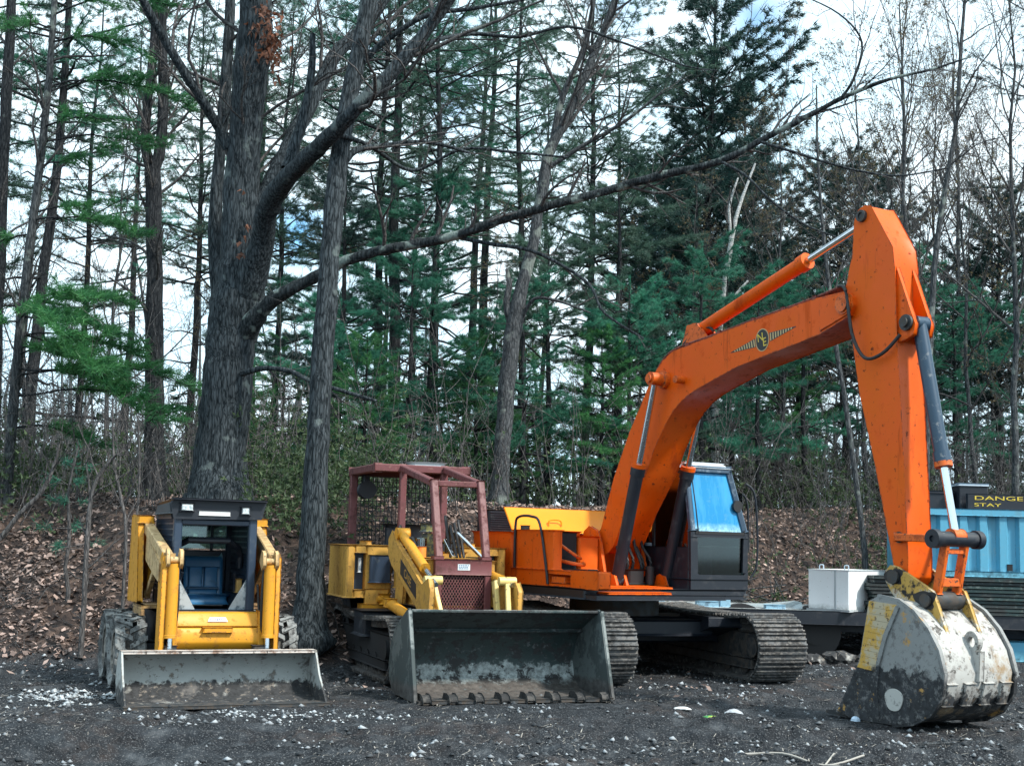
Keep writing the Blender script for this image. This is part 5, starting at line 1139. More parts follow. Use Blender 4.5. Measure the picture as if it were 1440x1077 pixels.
DENSE = [(992, 39, 1.06), (930, 44, .92), (1050, 46, .95), (1190, 41, .86), (1238, 45, .78), (1120, 47, .72), (1405, 37, .62), (1350, 46, .66)]
put(0, "pine_tree", "dense dark green pine", "tree", "dense dark pines on the right", DENSE, dense)
DEC = [(-40, 34, .95), (-230, 29, .9), (1560, 28, 1.0), (1650, 33, 1.0), (1300, 27, 1.0), (1372, 30, 1.0), (1432, 25, .95), (1262, 35, 1.1, 2), (1222, 31, .95), (1400, 40, 1.2), (1345, 36, 1.1), (1465, 30, 1.0), (145, 30, .8), (300, 31, .75, 3), (690, 27, .7, 3), (870, 36, 1.0), (1108, 33, .9), (960, 29, .8, 3), (1060, 40, 1.1, 2), (1290, 44, 1.25, 0), (40, 36, .9), (445, 33, .8), (760, 40, 1.1)]
put(0, "bare_tree", "leafless grey tree", "tree", "leafless trees in the wood", DEC, dec)
# ---- trees one can tell apart
def px_path(L): return [at(u, v, Y) for u, v, Y, w_ in L], [max(.003, w_ * .5 * Y / FPX) for u, v, Y, w_ in L]
def smooth(P, Rr, k=4):
    P = np.array([tuple(p) for p in P]); n = len(P); t = np.arange(n); tt = np.linspace(0, n - 1, (n - 1) * k + 1); o = []
    for x in tt:
        i = min(int(x), n - 2); f = x - i; p0, p1, p2, p3 = P[max(i - 1, 0)], P[i], P[i + 1], P[min(i + 2, n - 1)]
        o.append(.5 * (2 * p1 + (p2 - p0) * f + (2 * p0 - 5 * p1 + 4 * p2 - p3) * f * f + (3 * p1 - p0 - 3 * p2 + p3) * f ** 3))
    return np.array(o), np.interp(tt, t, Rr)
class Hero:
    """a tree whose stems and limbs follow measured paths"""
    def __init__(s, name, label, cat, base, bk):
        s.b = Vector((base[0], base[1], hz(base[0], base[1]))); s.t = thing(name, label, cat, s.b); s.bk = bk; s.rng = np.random.default_rng(len(label) + int(base[1] * 10))
    def limb(s, L, name="limb", k=12, rough=.03, twigs=0, tw=(.6, 2.2), mx=3, up=.05, flare=False, t0=.2):
        P, Rr = px_path(L); P, Rr = smooth(P, Rr, 5); P = P - np.array(s.b); tb = TB(); rng = s.rng
        if flare: Rr = Rr * (1 + .55 * np.exp(-np.clip(P[:, 2], 0, 9) / .35))
        P[1:-1] += rng.normal(0, 1, (len(P) - 2, 3)) * (Rr[1:-1] * .045)[:, None]
        tb.add(P, Rr * (1 + .03 * np.sin(np.arange(len(P)) * .7)), k, rough * .7, rng)
        o = link(name, tb.mesh(name, B_lich if name == 'long_branch' else s.bk), s.t)
        if twigs:
            tt = TB()
            for q in range(twigs):
                i = int(len(P) * (t0 + (1 - t0) * (q + rng.uniform(0, 1)) / twigs)); i = min(i, len(P) - 2); d = nrm(P[i + 1] - P[i]); ax = nrm(np.cross(d, rng.normal(0, 1, 3))); g = rng.uniform(.5, 1.1)
                grow(tt, P[i], nrm(d * math.cos(g) + ax * math.sin(g) + np.array([0, 0, .15])), rng.uniform(*tw), min(Rr[i] * .5, .035), 2, rng, 2 + mx - 1, up, .14, (3, 5), (.4, .65))
            link("twigs", tt.mesh("twigs", B_twig), o)
        return o

pb = at(308, 705, 19.5)
B_lich = bark("lichened_bark", (.006, .010, .012), (.05, .06, .066), lich=(.24, .30, .28), ridge=26, lichen=.53)
OAK = Hero("oak_tree", "massive old tree with forked trunk and a long low branch, right behind the skid steer", "tree", (pb.x, 19.5), B_oak)
OAK.limb([(307, 740, 19.5, 80), (308, 690, 19.5, 74), (314, 600, 19.5, 68), (322, 500, 19.5, 70), (335, 430, 19.5, 78), (337, 370, 19.5, 62), (340, 270, 19.5, 50), (347, 160, 19.4, 48), (356, 60, 19.3, 50), (364, -60, 19.2, 44), (360, -260, 19.2, 40), (380, -520, 19.2, 24)], "trunk", 22, .035, 20, (1.5, 4.5), 4, t0=.5, flare=True)
OAK.limb([(345, 420, 19.4, 50), (368, 345, 19.0, 36), (378, 290, 18.5, 31), (412, 242, 17.8, 27), (455, 200, 17.0, 24), (500, 155, 16.5, 22), (560, 92, 16.4, 20), (610, 30, 16.4, 18), (655, -40, 16.4, 20), (740, -170, 17.5, 14), (800, -330, 17.2, 6)], "limb", 14, .035, 9, (.8, 2.5), 3, t0=.45)
OAK.limb([(352, 330, 19.5, 34), (385, 250, 19.7, 25), (412, 195, 19.9, 23), (440, 140, 20.1, 21), (470, 80, 20.3, 20), (515, 35, 20.5, 18), (560, -30, 20.7, 14), (640, -150, 21, 9)], "limb", 12, .03, 7, (.8, 2.2), 3, t0=.4)
OAK.limb([(404, 238, 17.9, 20), (425, 170, 18.0, 15), (437, 110, 18.0, 12), (440, 48, 18.0, 8)], "limb", 9, .05)
OAK.limb([(322, 208, 19.4, 20), (308, 182, 19.3, 15), (285, 142, 19.0, 14), (255, 95, 18.7, 14), (222, 40, 18.4, 13), (195, -10, 18.1, 12), (150, -90, 17.8, 6)], "limb", 10, .03, 6, (.8, 2.2), 3)
OAK.limb([(340, 470, 19.4, 40), (368, 437, 19.1, 24), (400, 412, 18.9, 19), (440, 391, 18.7, 16.5), (490, 366, 18.5, 15.5), (540, 351, 18.3, 14.5), (600, 341, 18.1, 14), (650, 329, 17.9, 13), (700, 311, 17.7, 13), (760, 293, 17.5, 12.5), (850, 270, 17.3, 12), (900, 254, 17.1, 11.5), (960, 240, 16.9, 11), (1020, 224, 16.7, 10), (1075, 195, 16.5, 9), (1120, 172, 16.3, 8.5), (1185, 138, 16.1, 7), (1250, 112, 15.9, 5), (1310, 98, 15.8, 3.6), (1365, 80, 15.7, 2)], "long_branch", 10, .12, 26, (.3, 1.2), 2, t0=.25)
OAK.limb([(318, 560, 19.9, 22), (306, 430, 20.1, 20), (302, 325, 20.2, 19), (308, 230, 20.3, 17), (316, 140, 20.3, 17), (321, 60, 20.3, 16), (326, -60, 20.3, 13), (330, -260, 20.3, 7)], "stem", 10, .03, 7, (.8, 2.2), 3, t0=.4)
OAK.limb([(640, 333, 18.0, 6), (690, 343, 17.8, 6), (745, 352, 17.7, 5.5), (790, 373, 17.6, 5), (830, 402, 17.5, 4.5), (850, 440, 17.4, 4), (905, 476, 17.2, 2.5)], "branch", 7, .06, 5, (.3, .8), 2)
OAK.limb([(1015, 228, 16.7, 5), (1050, 248, 16.5, 4.5), (1085, 283, 16.3, 4), (1130, 315, 16.2, 3), (1175, 333, 16.1, 2)], "branch", 6, .06, 4, (.3, .8), 2)
OAK.limb([(1070, 200, 16.5, 4.5), (1110, 212, 16.3, 4.2), (1160, 228, 16.1, 4), (1215, 242, 16.0, 3.2), (1270, 247, 15.9, 2.6), (1335, 236, 15.8, 1.6)], "branch", 6, .06, 6, (.3, .9), 2)
OAK.limb([(1180, 142, 16.1, 4.5), (1200, 112, 16.0, 4), (1212, 60, 15.9, 3), (1180, 20, 15.8, 2.5), (1120, -10, 15.7, 2)], "branch", 6, .06, 6, (.4, 1.0), 2)
OAK.limb([(340, 525, 19.2, 9), (370, 518, 19.0, 8), (405, 521, 18.8, 7), (440, 537, 18.6, 6.5), (490, 552, 18.4, 6), (530, 564, 18.2, 4)], "branch", 7, .05, 4, (.3, .6), 2)
OAK.limb([(560, 92, 16.4, 9), (600, 62, 16.8, 7), (660, 48, 18.0, 6), (730, 52, 17.9, 5), (800, 38, 17.8, 4), (880, 62, 17.7, 3.5), (960, 92, 17.6, 2.5), (1010, 100, 17.5, 1.5)], "branch", 6, .05, 8, (.4, 1.2), 2)
OAK.limb([(470, 188, 16.9, 8), (520, 205, 17.4, 6), (580, 240, 18.4, 5), (650, 210, 18.3, 4.5), (720, 214, 18.2, 4), (800, 222, 18.1, 3)], "branch", 6, .05, 8, (.4, 1.0), 2)
rng = np.random.default_rng(3); P_ = []; D_ = []
for u, v, nn in ((384, 62, 70), (376, 40, 40), (345, 330, 8), (358, 20, 25)):
    for k in range(nn):
        p = at(u + rng.normal(0, 7), v + rng.normal(0, 20), 19.0 + rng.normal(0, .15)); P_.append(np.array(p - OAK.b)); D_.append(np.array([0, 0, -1.]))
link("dead_leaves", leaf_mesh("dead_leaves", [needles(P_, D_, rng, 2, .11, .03, .6, 0)], L_brown), OAK.t)

pb = at(435, 893, 16.6)
T2 = Hero("tree", "straight grey trunk leaning slightly right between the skid steer and the crawler loader", "tree", (pb.x, 16.6), B_oak)
T2.limb([(434, 905, 16.6, 50), (435, 870, 16.6, 40), (440, 760, 16.7, 36), (447, 620, 16.8, 33), (455, 480, 16.9, 30), (464, 360, 17.0, 29), (474, 250, 17.1, 28), (486, 170, 17.2, 26), (505, 70, 17.3, 24), (525, -40, 17.4, 24), (548, -220, 17.5, 18), (560, -420, 17.6, 9)], "trunk", 16, .035, 9, (1.0, 3), 3, t0=.72, flare=True)
T2.limb([(478, 235, 17.1, 14), (500, 212, 17.2, 10), (540, 205, 17.4, 8), (600, 200, 17.6, 6), (660, 215, 17.8, 4)], "branch", 7, .05, 6, (.4, 1.2), 2)
T2.limb([(498, 100, 17.3, 12), (540, 60, 17.2, 9), (600, 22, 17.0, 8), (670, 12, 16.9, 6), (760, -5, 16.8, 4)], "branch", 7, .05, 6, (.5, 1.4), 2)
pb = at(217, 690, 23)
T3 = Hero("tree", "dark trunk that forks into two stems, left of the massive old tree", "tree", (pb.x, 23), B_pine)
T3.limb([(217, 715, 23, 31), (217, 650, 23, 28), (217, 500, 23, 25), (217, 380, 23, 23), (216, 280, 23, 22), (214, 230, 23, 24)], "trunk", 12, .03, 10, (.7, 1.8), 3, t0=.35, flare=True)
T3.limb([(214, 245, 23, 17), (205, 205, 23, 14), (207, 150, 23, 13), (215, 80, 23, 13), (220, 0, 23, 12), (225, -150, 23, 10), (228, -330, 23, 5)], "stem", 9, .03, 12, (.6, 2), 3, t0=.1)
T3.limb([(215, 245, 23, 18), (226, 205, 23, 16), (230, 130, 23, 15), (228, 60, 23, 14), (230, -40, 23, 13), (238, -200, 23, 10), (242, -350, 23, 4)], "stem", 9, .03, 14, (.6, 2), 3, t0=.1)
pb = at(700, 712, 22)
T4 = Hero("bare_tree", "slanting grey tree with a broken side stem, behind the gap between loader and excavator", "tree", (pb.x, 22), B_dec)
T4.limb([(698, 735, 22, 24), (702, 690, 22, 22), (708, 600, 22, 23), (715, 520, 22, 25), (724, 450, 22, 24), (735, 400, 22, 19), (750, 340, 22, 16), (762, 270, 22, 16), (772, 215, 22, 16), (800, 160, 22, 14), (830, 90, 22, 12), (858, 20, 22, 10), (885, -60, 22, 8), (920, -200, 22, 4)], "trunk", 12, .04, 14, (.8, 2.4), 3, t0=.62, flare=True)
T4.limb([(722, 460, 22, 13), (713, 430, 22, 12), (716, 400, 22, 9), (713, 378, 22, 5)], "stem", 8, .06)
T4.limb([(775, 215, 22, 12), (790, 140, 22, 10), (820, 70, 22, 8), (835, 0, 22, 7), (850, -120, 22, 4)], "stem", 8, .04, 9, (.6, 2), 3)
T4.limb([(765, 240, 22, 8), (820, 205, 21.8, 6), (880, 170, 21.6, 5), (930, 130, 21.4, 3)], "branch", 6, .05, 8, (.5, 1.5), 2)
T4.limb([(733, 450, 22, 7), (752, 420, 21.8, 5), (790, 425, 21.6, 4), (830, 440, 21.5, 2.5)], "branch", 6, .05, 3, (.3, .8), 2)
pb = at(8, 735, 20.5)
T5 = Hero("pine_tree", "thin leaning pine with bright green boughs at the left edge", "tree", (pb.x, 20.5), B_dec)
T5.limb([(4, 760, 20.5, 18), (8, 700, 20.5, 15), (18, 580, 20.5, 14), (30, 450, 20.5, 13), (45, 320, 20.5, 12), (58, 220, 20.5, 11), (68, 120, 20.5, 10), (75, 30, 20.5, 9), (85, -120, 20.5, 7), (95, -300, 20.5, 3)], "trunk", 10, .03, 16, (.6, 1.8), 3, t0=.25, flare=True)
rng = np.random.default_rng(77); TP = []; TD = []; tb = TB()
for (u, v, du, dv, dY, wd) in [(30, 450, 130, 20, -.4, 1.0), (28, 470, 170, 35, .4, 1.0), (32, 440, 110, -15, -1.2, .9), (26, 490, 150, 60, -.9, .9), (30, 455, -70, 10, -.6, .8), (50, 300, 110, -10, .2, .55), (48, 310, 150, 30, -.6, .6), (55, 240, 100, -30, .5, .5), (62, 180, 90, -10, -.5, .5), (68, 130, 120, -20, .5, .5), (72, 60, 120, 10, 0, .6), (74, 40, -70, 10, -.6, .6), (24, 520, 190, 75, -1.3, .8), (22, 560, 230, 30, -1.0, .5), (45, 330, -60, 20, .2, .6), (72, 20, 170, -10, -.5, .6), (20, 600, 120, 30, .6, .5), (28, 470, 100, 50, .9, .9), (34, 420, 150, 10, .8, .8), (26, 500, 120, 30, -1.6, .9), (30, 445, 60, 30, -1.8, 1.), (24, 530, 260, 20, .2, .6), (60, 200, 150, 10, .9, .6), (66, 120, 200, 30, .3, .5)]:
    p0 = np.array(at(u, v, 20.5) - T5.b); p1 = np.array(at(u + du, v + dv, 20.5 + dY) - T5.b); L = np.linalg.norm(p1 - p0); s = np.linspace(0, 1, 8)
    pts = p0 + (p1 - p0) * s[:, None] + np.array([0, 0, 1.]) * (.10 * L * np.sin(s * 3.1))[:, None] + rng.normal(0, .02, (8, 3)); tb.add(pts, np.linspace(.02, .005, 8), 5); h = nrm(p1 - p0)
    for i in range(int(L / .09)):
        t = .25 + .75 * (i + .5) / (L / .09); p = np.array([np.interp(t, s, pts[:, c]) for c in range(3)]); ang = (1 if i % 2 else -1) * rng.uniform(.5, 1.1)
        dh = np.array([h[0] * math.cos(ang) - h[1] * math.sin(ang), h[0] * math.sin(ang) + h[1] * math.cos(ang), rng.normal(0, .14)]); e = p + dh * rng.uniform(.25, .6); tb.add(np.stack([p, e]), [.005, .003], 3)
        if rng.random() < wd:
            for q in np.linspace(.1, 1, 5): TP.append(p + (e - p) * q); TD.append(dh)
link("branches", tb.mesh("branches", B_pine), T5.t); link("crown", leaf_mesh("crown", [needles(TP, TD, rng, 26, .15, .006, .7)], L_brite), T5.t)
pb = at(5, 700, 25)
T6 = Hero("pine_tree", "dark straight pine trunk cut by the left picture edge above the leafy bank", "tree", (pb.x - .3, 25), B_pine)
T6.limb([(-12, 720, 25, 20), (-8, 560, 25, 18), (-2, 400, 25, 17), (4, 250, 25, 16), (10, 120, 25, 15), (16, 0, 25, 14), (22, -200, 25, 10), (26, -380, 25, 4)], "trunk", 10, .03, 14, (.8, 2.2), 3, t0=.3, flare=True)
pb = at(1015, 445, 31)
T7 = Hero("birch_tree", "white barked birch with forked pale branches behind the excavator boom", "tree", (at(1008, 700, 31).x, 31), B_white)
T7.limb([(1004, 720, 31, 11), (1006, 600, 31, 10), (1010, 500, 31, 9), (1014, 440, 31, 9), (1022, 380, 31, 8), (1030, 330, 31, 7), (1040, 290, 31, 5), (1062, 230, 31, 3)], "trunk", 8, .05, 5, (.6, 1.6), 2, t0=.5)
T7.limb([(1020, 400, 31, 6), (1027, 340, 31, 5), (1026, 290, 31, 4), (1038, 250, 31, 2.5)], "limb", 6, .05, 4, (.4, 1.2), 2)
T7.limb([(1016, 440, 31, 5), (1034, 415, 31, 4.5), (1052, 395, 31, 3)], "limb", 6, .05)
pb = at(1216, 792, 21.5)
T8 = Hero("sapling", "thin pale slanting stem behind the white tank", "tree", (pb.x, 21.5), B_dec)
T8.limb([(1217, 800, 21.5, 9), (1212, 740, 21.5, 8), (1200, 650, 21.5, 7.5), (1188, 560, 21.5, 7), (1176, 490, 21.5, 6.5), (1168, 420, 21.5, 6), (1158, 330, 21.5, 5), (1150, 220, 21.5, 4), (1148, 120, 21.5, 2)], "trunk", 8, .04, 8, (.4, 1.2), 2, t0=.5)
T9 = Hero("sapling", "bare forked sapling curving up at the right edge behind the container", "tree", (at(1320, 720, 24).x, 24), B_dec)
T9.limb([(1300, 760, 24, 10), (1304, 600, 24, 9), (1310, 440, 24, 8.5), (1318, 340, 24, 8), (1332, 250, 24, 7), (1345, 170, 24, 6), (1352, 60, 24, 5), (1362, -60, 24, 3)], "trunk", 8, .04, 12, (.6, 1.8), 3, t0=.45)
# slim saplings on the leafy bank, left
for k, (path, lab) in enumerate([
    ([(113, 925, 16.2, 8), (118, 850, 16.3, 7.5), (122, 770, 16.4, 7), (128, 700, 16.5, 6.5), (142, 665, 16.5, 5.5), (162, 640, 16.5, 4)], "curved thin sapling on the leaf bank, farthest left of the slim stems"),
    ([(170, 895, 16.4, 5), (174, 820, 16.5, 5), (177, 740, 16.6, 4.5), (168, 690, 16.7, 4), (160, 645, 16.8, 3.5), (158, 560, 16.9, 2)], "thin dark kinked sapling just left of the skid steer"),
    ([(188, 860, 17.2, 4), (190, 760, 17.3, 3.6), (196, 680, 17.4, 3), (194, 590, 17.5, 2)], "wispy pale sapling close behind the skid steer's left tower")]):
    S_ = Hero("sapling", lab, "sapling", (at(path[0][0], path[0][1], path[0][2]).x, path[0][2]), B_twig); S_.limb(path, "trunk", 7, .05, 7, (.3, .9), 2, t0=.3)
S_ = Hero("fallen_branch", "dark crooked branch leaning into the picture at the left edge", "branch", (at(-20, 790, 15.6).x, 15.6), B_twig)
S_.limb([(-40, 800, 15.6, 10), (0, 757, 15.6, 8), (30, 720, 15.6, 7), (60, 690, 15.6, 6), (76, 655, 15.6, 5), (84, 622, 15.6, 3)], "trunk", 7, .06, 5, (.2, .6), 2, t0=.3, up=.1)
# small hemlock sprig on the bank
plant("pine_sapling", "small ragged green pine sapling on the leafy bank left of the skid steer", "sapling", pine(61, 2.0, .018, .3, .6, .55, B_twig, L_pine, 4, .28, 1.0, .6, -.15, (9, .10, .005), topL=.1), at(97, 790, 17.6).x, 17.6, 20)
# ------------------------------------------------------------------ brush, far wood, litter
rng = np.random.default_rng(100)
tb = TB()
for i in range(3900):
    Y = rng.uniform(19.5, 38); X = rng.uniform(-.60, .56) * Y
    if bank_t(np.array([X]), np.array([Y]))[0] < (.55 if X < .5 else .3) or (-.16 < X / Y < .13 and rng.random() < .6): continue
    b = np.array([X, Y, hz(X, Y)]); h = rng.uniform(.6, 2.6) * (1.7 if rng.random() < .18 + .2 * (X > 1) else 1); d = nrm(np.array([rng.normal(0, .28), rng.normal(0, .28), 1.])); c = b + d * h * .5 + rng.normal(0, .06, 3); e = c + nrm(d + rng.normal(0, .3, 3)) * h * .5
    tb.add(np.stack([b, c, e]), [.010, .007, .003], 3)
    for k in range(rng.integers(3, 7)):
        t = rng.uniform(.25, 1); p = b + (c - b) * t * 2 if t < .5 else c + (e - c) * (t - .5) * 2; q = p + nrm(d + rng.normal(0, .75, 3)) * h * rng.uniform(.15, .4); tb.add(np.stack([p, (p + q) / 2 + rng.normal(0, .03, 3), q]), [.0045, .0035, .002], 3)
o = link("undergrowth", tb.mesh("undergrowth", bark("brush_bark", (.085, .08, .082), (.21, .20, .20), ridge=30, lichen=.7))); kind(o, "stuff"); tag(o, "thicket of thin bare stems along the top of the leaf bank", "undergrowth")
P = []; D = []
for i in range(5200):
    Y = 18.5 + rng.uniform(0, 1) ** 1.8 * 20; X = rng.uniform(-.58, .55) * Y
    if bank_t(np.array([X]), np.array([Y]))[0] < (.62 if X < -.5 else .12) or fbm(np.array([X * .35]), np.array([Y * .35]), 3)[0] < .47: continue
    z = hz(X, Y); r_ = rng.uniform(.15, .5)
    for k in range(7): P.append(np.array([X, Y, z + .05]) + rng.normal(0, r_, 3) * np.array([1, 1, .9]) + np.array([0, 0, r_ * 1.6])); D.append(rng.normal(0, 1, 3) * .5 + np.array([0, 0, .6]))
o = link("brush_foliage", leaf_mesh("brush_foliage", [needles(P, D, rng, 6, .08, .018, .9)], mat("brush_leaves", (.016, .045, .022), .7, 0, attr=(.075, .115, .045), transl=.3))); kind(o, "stuff"); tag(o, "low green and olive brush between the trunks", "undergrowth")
# far wood
tb = TB()
for i in range(280):
    Y = rng.uniform(48, 95); X = rng.uniform(-.72, .72) * Y; z = hz(X, Y); h = rng.uniform(5, 10); p = np.array([[X, Y, z], [X + rng.normal(0, .3), Y, z + h * .5], [X + rng.normal(0, .6), Y, z + h]]); r_ = rng.uniform(.06, .16); tb.add(p, [r_, r_ * .7, .02], 5)
    for k in range(16):
        t = rng.uniform(.25, 1); a = p[0] + (p[2] - p[0]) * t; az = rng.uniform(0, 6.28); L = rng.uniform(.8, 2.6) * (1.2 - t * .6); e = a + np.array([math.cos(az), math.sin(az), rng.uniform(.1, .8)]) * L; m_ = (a + e) / 2 + rng.normal(0, .12, 3); tb.add(np.stack([a, m_, e]), [.03, .02, .008], 3)
        for j in range(3): q = m_ + (e - m_) * rng.uniform(0, 1); w_ = q + rng.normal(0, .5, 3) + np.array([0, 0, .3]); tb.add(np.stack([q, w_]), [.012, .006], 3)
o = link("far_wood", tb.mesh("far_wood", bark("hazy_far_bark", (.06, .068, .075), (.13, .14, .15), ridge=8, lichen=.7))); kind(o, "stuff"); tag(o, "far mass of bare trunks and branches closing the wood", "woods")  # far bark lightened and blued: haze of distance painted into its colour
P = []; D = []
for i in range(430):
    Y = rng.uniform(45, 90); X = rng.uniform(-.7, .7) * Y; z = hz(X, Y); hh = rng.uniform(1.5, 5); rr = rng.uniform(.9, 1.9)
    for k in range(32):
        t = rng.uniform(0, 1); a = rng.uniform(0, 6.28); r_ = rr * (1 - t) ** .7 * rng.uniform(.4, 1); P.append(np.array([X + math.cos(a) * r_, Y + math.sin(a) * r_, z + .4 + hh * t])); D.append(np.array([math.cos(a), math.sin(a), -.1]))
o = link("far_evergreens", leaf_mesh("far_evergreens", [needles(P, D, rng, 9, .42, .035, .6)], mat("far_needles", (.012, .045, .040), .7, 0, attr=(.035, .085, .060), transl=.2))); kind(o, "stuff"); tag(o, "far low evergreens filling the wood behind the trunks", "woods")
# brush pile behind the excavator
tb = TB()
for i in range(420):
    X = rng.uniform(3.2, 6.6); Y = rng.uniform(21.6, 23.4); p = np.array([X, Y, hz(X, Y) + rng.uniform(0, .5) * (1 - abs(X - 5) / 2.2)]); d = nrm(np.array([rng.normal(0, 1), rng.normal(0, .5), rng.normal(0, .3)])); L = rng.uniform(.3, 1.2); tb.add(np.stack([p - d * L / 2, p + rng.normal(0, .04, 3), p + d * L / 2]), [.012, .010, .004], 4)
o = link("brush_pile", tb.mesh("brush_pile", B_dec)); tag(o, "heap of cut grey sticks on the bank between the cab and the white tank", "brush pile")
# leaf litter
n = 118000
Y = rng.uniform(14.5, 30, n * 2); X = rng.uniform(-.58, .52, n * 2) * Y; bt = bank_t(X, Y); keep = rng.uniform(0, 1, n * 2) < np.clip(bt * 5 + .012, 0, 1) * np.clip(.35 + (fbm(X * .8, Y * .8, 91) - .38) * 4, .12, 1) * np.where(X > 2.5, .55, 1); X = X[keep][:n]; Y = Y[keep][:n]; n = len(X)
c = np.stack([X, Y, height(X, Y) + rng.uniform(.0, .03, n)], -1)
a = rng.uniform(0, 6.28, n); s = .012 + .038 * rng.uniform(0, 1, n) ** 2; nz = np.stack([rng.normal(0, .55, n), rng.normal(0, .55, n) - .3, np.ones(n)], -1); nz /= np.linalg.norm(nz, axis=1)[:, None]
ux = np.stack([np.cos(a), np.sin(a), np.zeros(n)], -1); ux -= nz * (ux * nz).sum(1)[:, None]; ux /= np.linalg.norm(ux, axis=1)[:, None]; uy = np.cross(nz, ux)
cu = (s * rng.uniform(-.2, .8, n))[:, None]; asp = rng.uniform(.35, .9, n)[:, None]
v = np.stack([c - ux * s[:, None] * 1.2 + nz * cu * .5, c - uy * s[:, None] * asp + nz * cu, c + ux * s[:, None] * 1.3 + nz * (s * rng.uniform(0, .7, n))[:, None], c + uy * s[:, None] * asp + nz * cu * .8], 1).reshape(-1, 3)
o = link("leaf_litter", np_mesh("leaf_litter", v, np.arange(4 * n).reshape(-1, 4), None, mat("dead_leaves_brown", (.034, .023, .021), .7, 0, attr=(.48, .345, .295), transl=.12), np.repeat(np.clip(rng.uniform(0, 1, n) ** 1.7 * (.55 + .9 * fbm(X * .9, Y * .9, 92)), 0, 1), 4))); kind(o, "stuff"); tag(o, "brown dead leaves covering the bank", "leaves")
# fallen twigs on the bank
tb = TB()
for i in range(900):
    Y = rng.uniform(15.8, 22); X = rng.uniform(-.42, .35) * Y
    if bank_t(np.array([X]), np.array([Y]))[0] < .05: continue
    c = np.array([X, Y, hz(X, Y) + .03]); d = nrm(np.array([rng.normal(0, 1), rng.normal(0, .6), rng.normal(0, .12)])); L = rng.uniform(.12, .7); m_ = rng.normal(0, .03, 3)
    d[2] += (hz(X + d[0] * .3, Y + d[1] * .3) - hz(X, Y)) / .3; tb.add(np.stack([c - d * L / 2, c + m_, c + d * L / 2]), [.007, .006, .003], 3)
o = link("fallen_twigs", tb.mesh("fallen_twigs", B_twig)); kind(o, "stuff"); tag(o, "fallen grey twigs lying among the leaves of the bank", "twigs")
# stones and chips on the lot
def stones(n, X, Y, smin, smax, flat=.6, pw=3.0):
    s = smin + (smax - smin) * rng.uniform(0, 1, n) ** pw
    base = np.array([[1, 0, 0], [0, 1, 0], [-1, 0, 0], [0, -1, 0], [.15, .1, 1], [0, 0, -.6]]); T = np.array([[0, 1, 4], [1, 2, 4], [2, 3, 4], [3, 0, 4], [1, 0, 5], [2, 1, 5], [3, 2, 5], [0, 3, 5]])
    v = base[None] * s[:, None, None] * (1 + rng.normal(0, .25, (n, 6, 1))) * np.array([1, .8, flat]); a = rng.uniform(0, 6.28, n); ca, sa = np.cos(a)[:, None], np.sin(a)[:, None]
    x = v[:, :, 0] * ca - v[:, :, 1] * sa; y = v[:, :, 0] * sa + v[:, :, 1] * ca
    v = np.stack([x + X[:, None], y + Y[:, None], v[:, :, 2] + (height(X, Y) + s * .12)[:, None]], -1)
    t = T[None] + (np.arange(n) * 6)[:, None, None]; return v.reshape(-1, 3), t.reshape(-1, 3)
n = 32000; Y = 8.5 + rng.uniform(0, 1, n) ** 1.2 * 11; X = rng.uniform(-.44, .44, n) * Y; k = bank_t(X, Y) < .1; X, Y = X[k], Y[k]; n = len(X)
cl = fbm(X * 1.1, Y * 1.1, 77); k = rng.uniform(0, 1, n) < np.clip((cl - .38) * 5, .05, 1); X, Y = X[k], Y[k]; n = len(X)
v, t = stones(n, X, Y, .004, .040, .65, 5.0); tint = np.repeat(np.clip(rng.uniform(0, 1, n) ** 2.6, 0, 1), 6)
o = link("gravel", np_mesh("gravel", v, None, t, mat("dark_gravel", (.012, .016, .021), .8, 0, attr=(.36, .39, .42)), tint)); kind(o, "stuff"); tag(o, "loose dark gravel and pale stones on the muddy lot", "gravel")
n = 480; X = rng.normal(-4.25, .26, n); Y = rng.normal(13.0, .26, n); v, t = stones(n, X, Y, .008, .042, .6, 2.0)
X2 = rng.normal(-1.9, .7, 260); Y2 = rng.normal(12.1, .18, 260); v2, t2 = stones(260, X2, Y2, .006, .03, .5, 2); v = np.concatenate([v, v2]); t = np.concatenate([t, t2 + 6 * n])
o = link("crushed_stone", np_mesh("crushed_stone", v, None, t, mat("pale_crushed_stone", (.12, .14, .16), .8, 0, attr=(.50, .54, .56)), np.repeat(rng.uniform(0, 1, n + 260), 6))); kind(o, "stuff"); tag(o, "scatter of pale crushed stone by the skid steer's bucket", "gravel")
# wood chips and straw
n = 9000; Y = 8.6 + rng.uniform(0, 1, n) ** 1.3 * 9; X = rng.uniform(-.43, .43, n) * Y; k = (fbm(X * .9 + 7, Y * .9, 55) > .46) & (bank_t(X, Y) < .1); X, Y = X[k], Y[k]; n = len(X)
a = rng.uniform(0, 3.14, n) * .6; L = .006 + .05 * rng.uniform(0, 1, n) ** 2.5; w_ = rng.uniform(.0015, .0045, n); z = height(X, Y) + .008; d = np.stack([np.cos(a) * L, np.sin(a) * L, rng.normal(0, .006, n)], -1); p = np.stack([-np.sin(a) * w_, np.cos(a) * w_, np.zeros(n)], -1); c = np.stack([X, Y, z + rng.uniform(0, .012, n)], -1)
top = np.stack([c - d - p, c + d - p, c + d + p, c - d + p], 1).reshape(-1, 3)
o = link("wood_chips", np_mesh("wood_chips", top, np.arange(4 * n).reshape(-1, 4), None, mat("wood_chip", (.06, .055, .05), .75, 0, attr=(.34, .315, .28)), np.repeat(rng.uniform(0, 1, n), 4))); kind(o, "stuff"); tag(o, "splinters of wood and straw trodden into the mud", "litter")
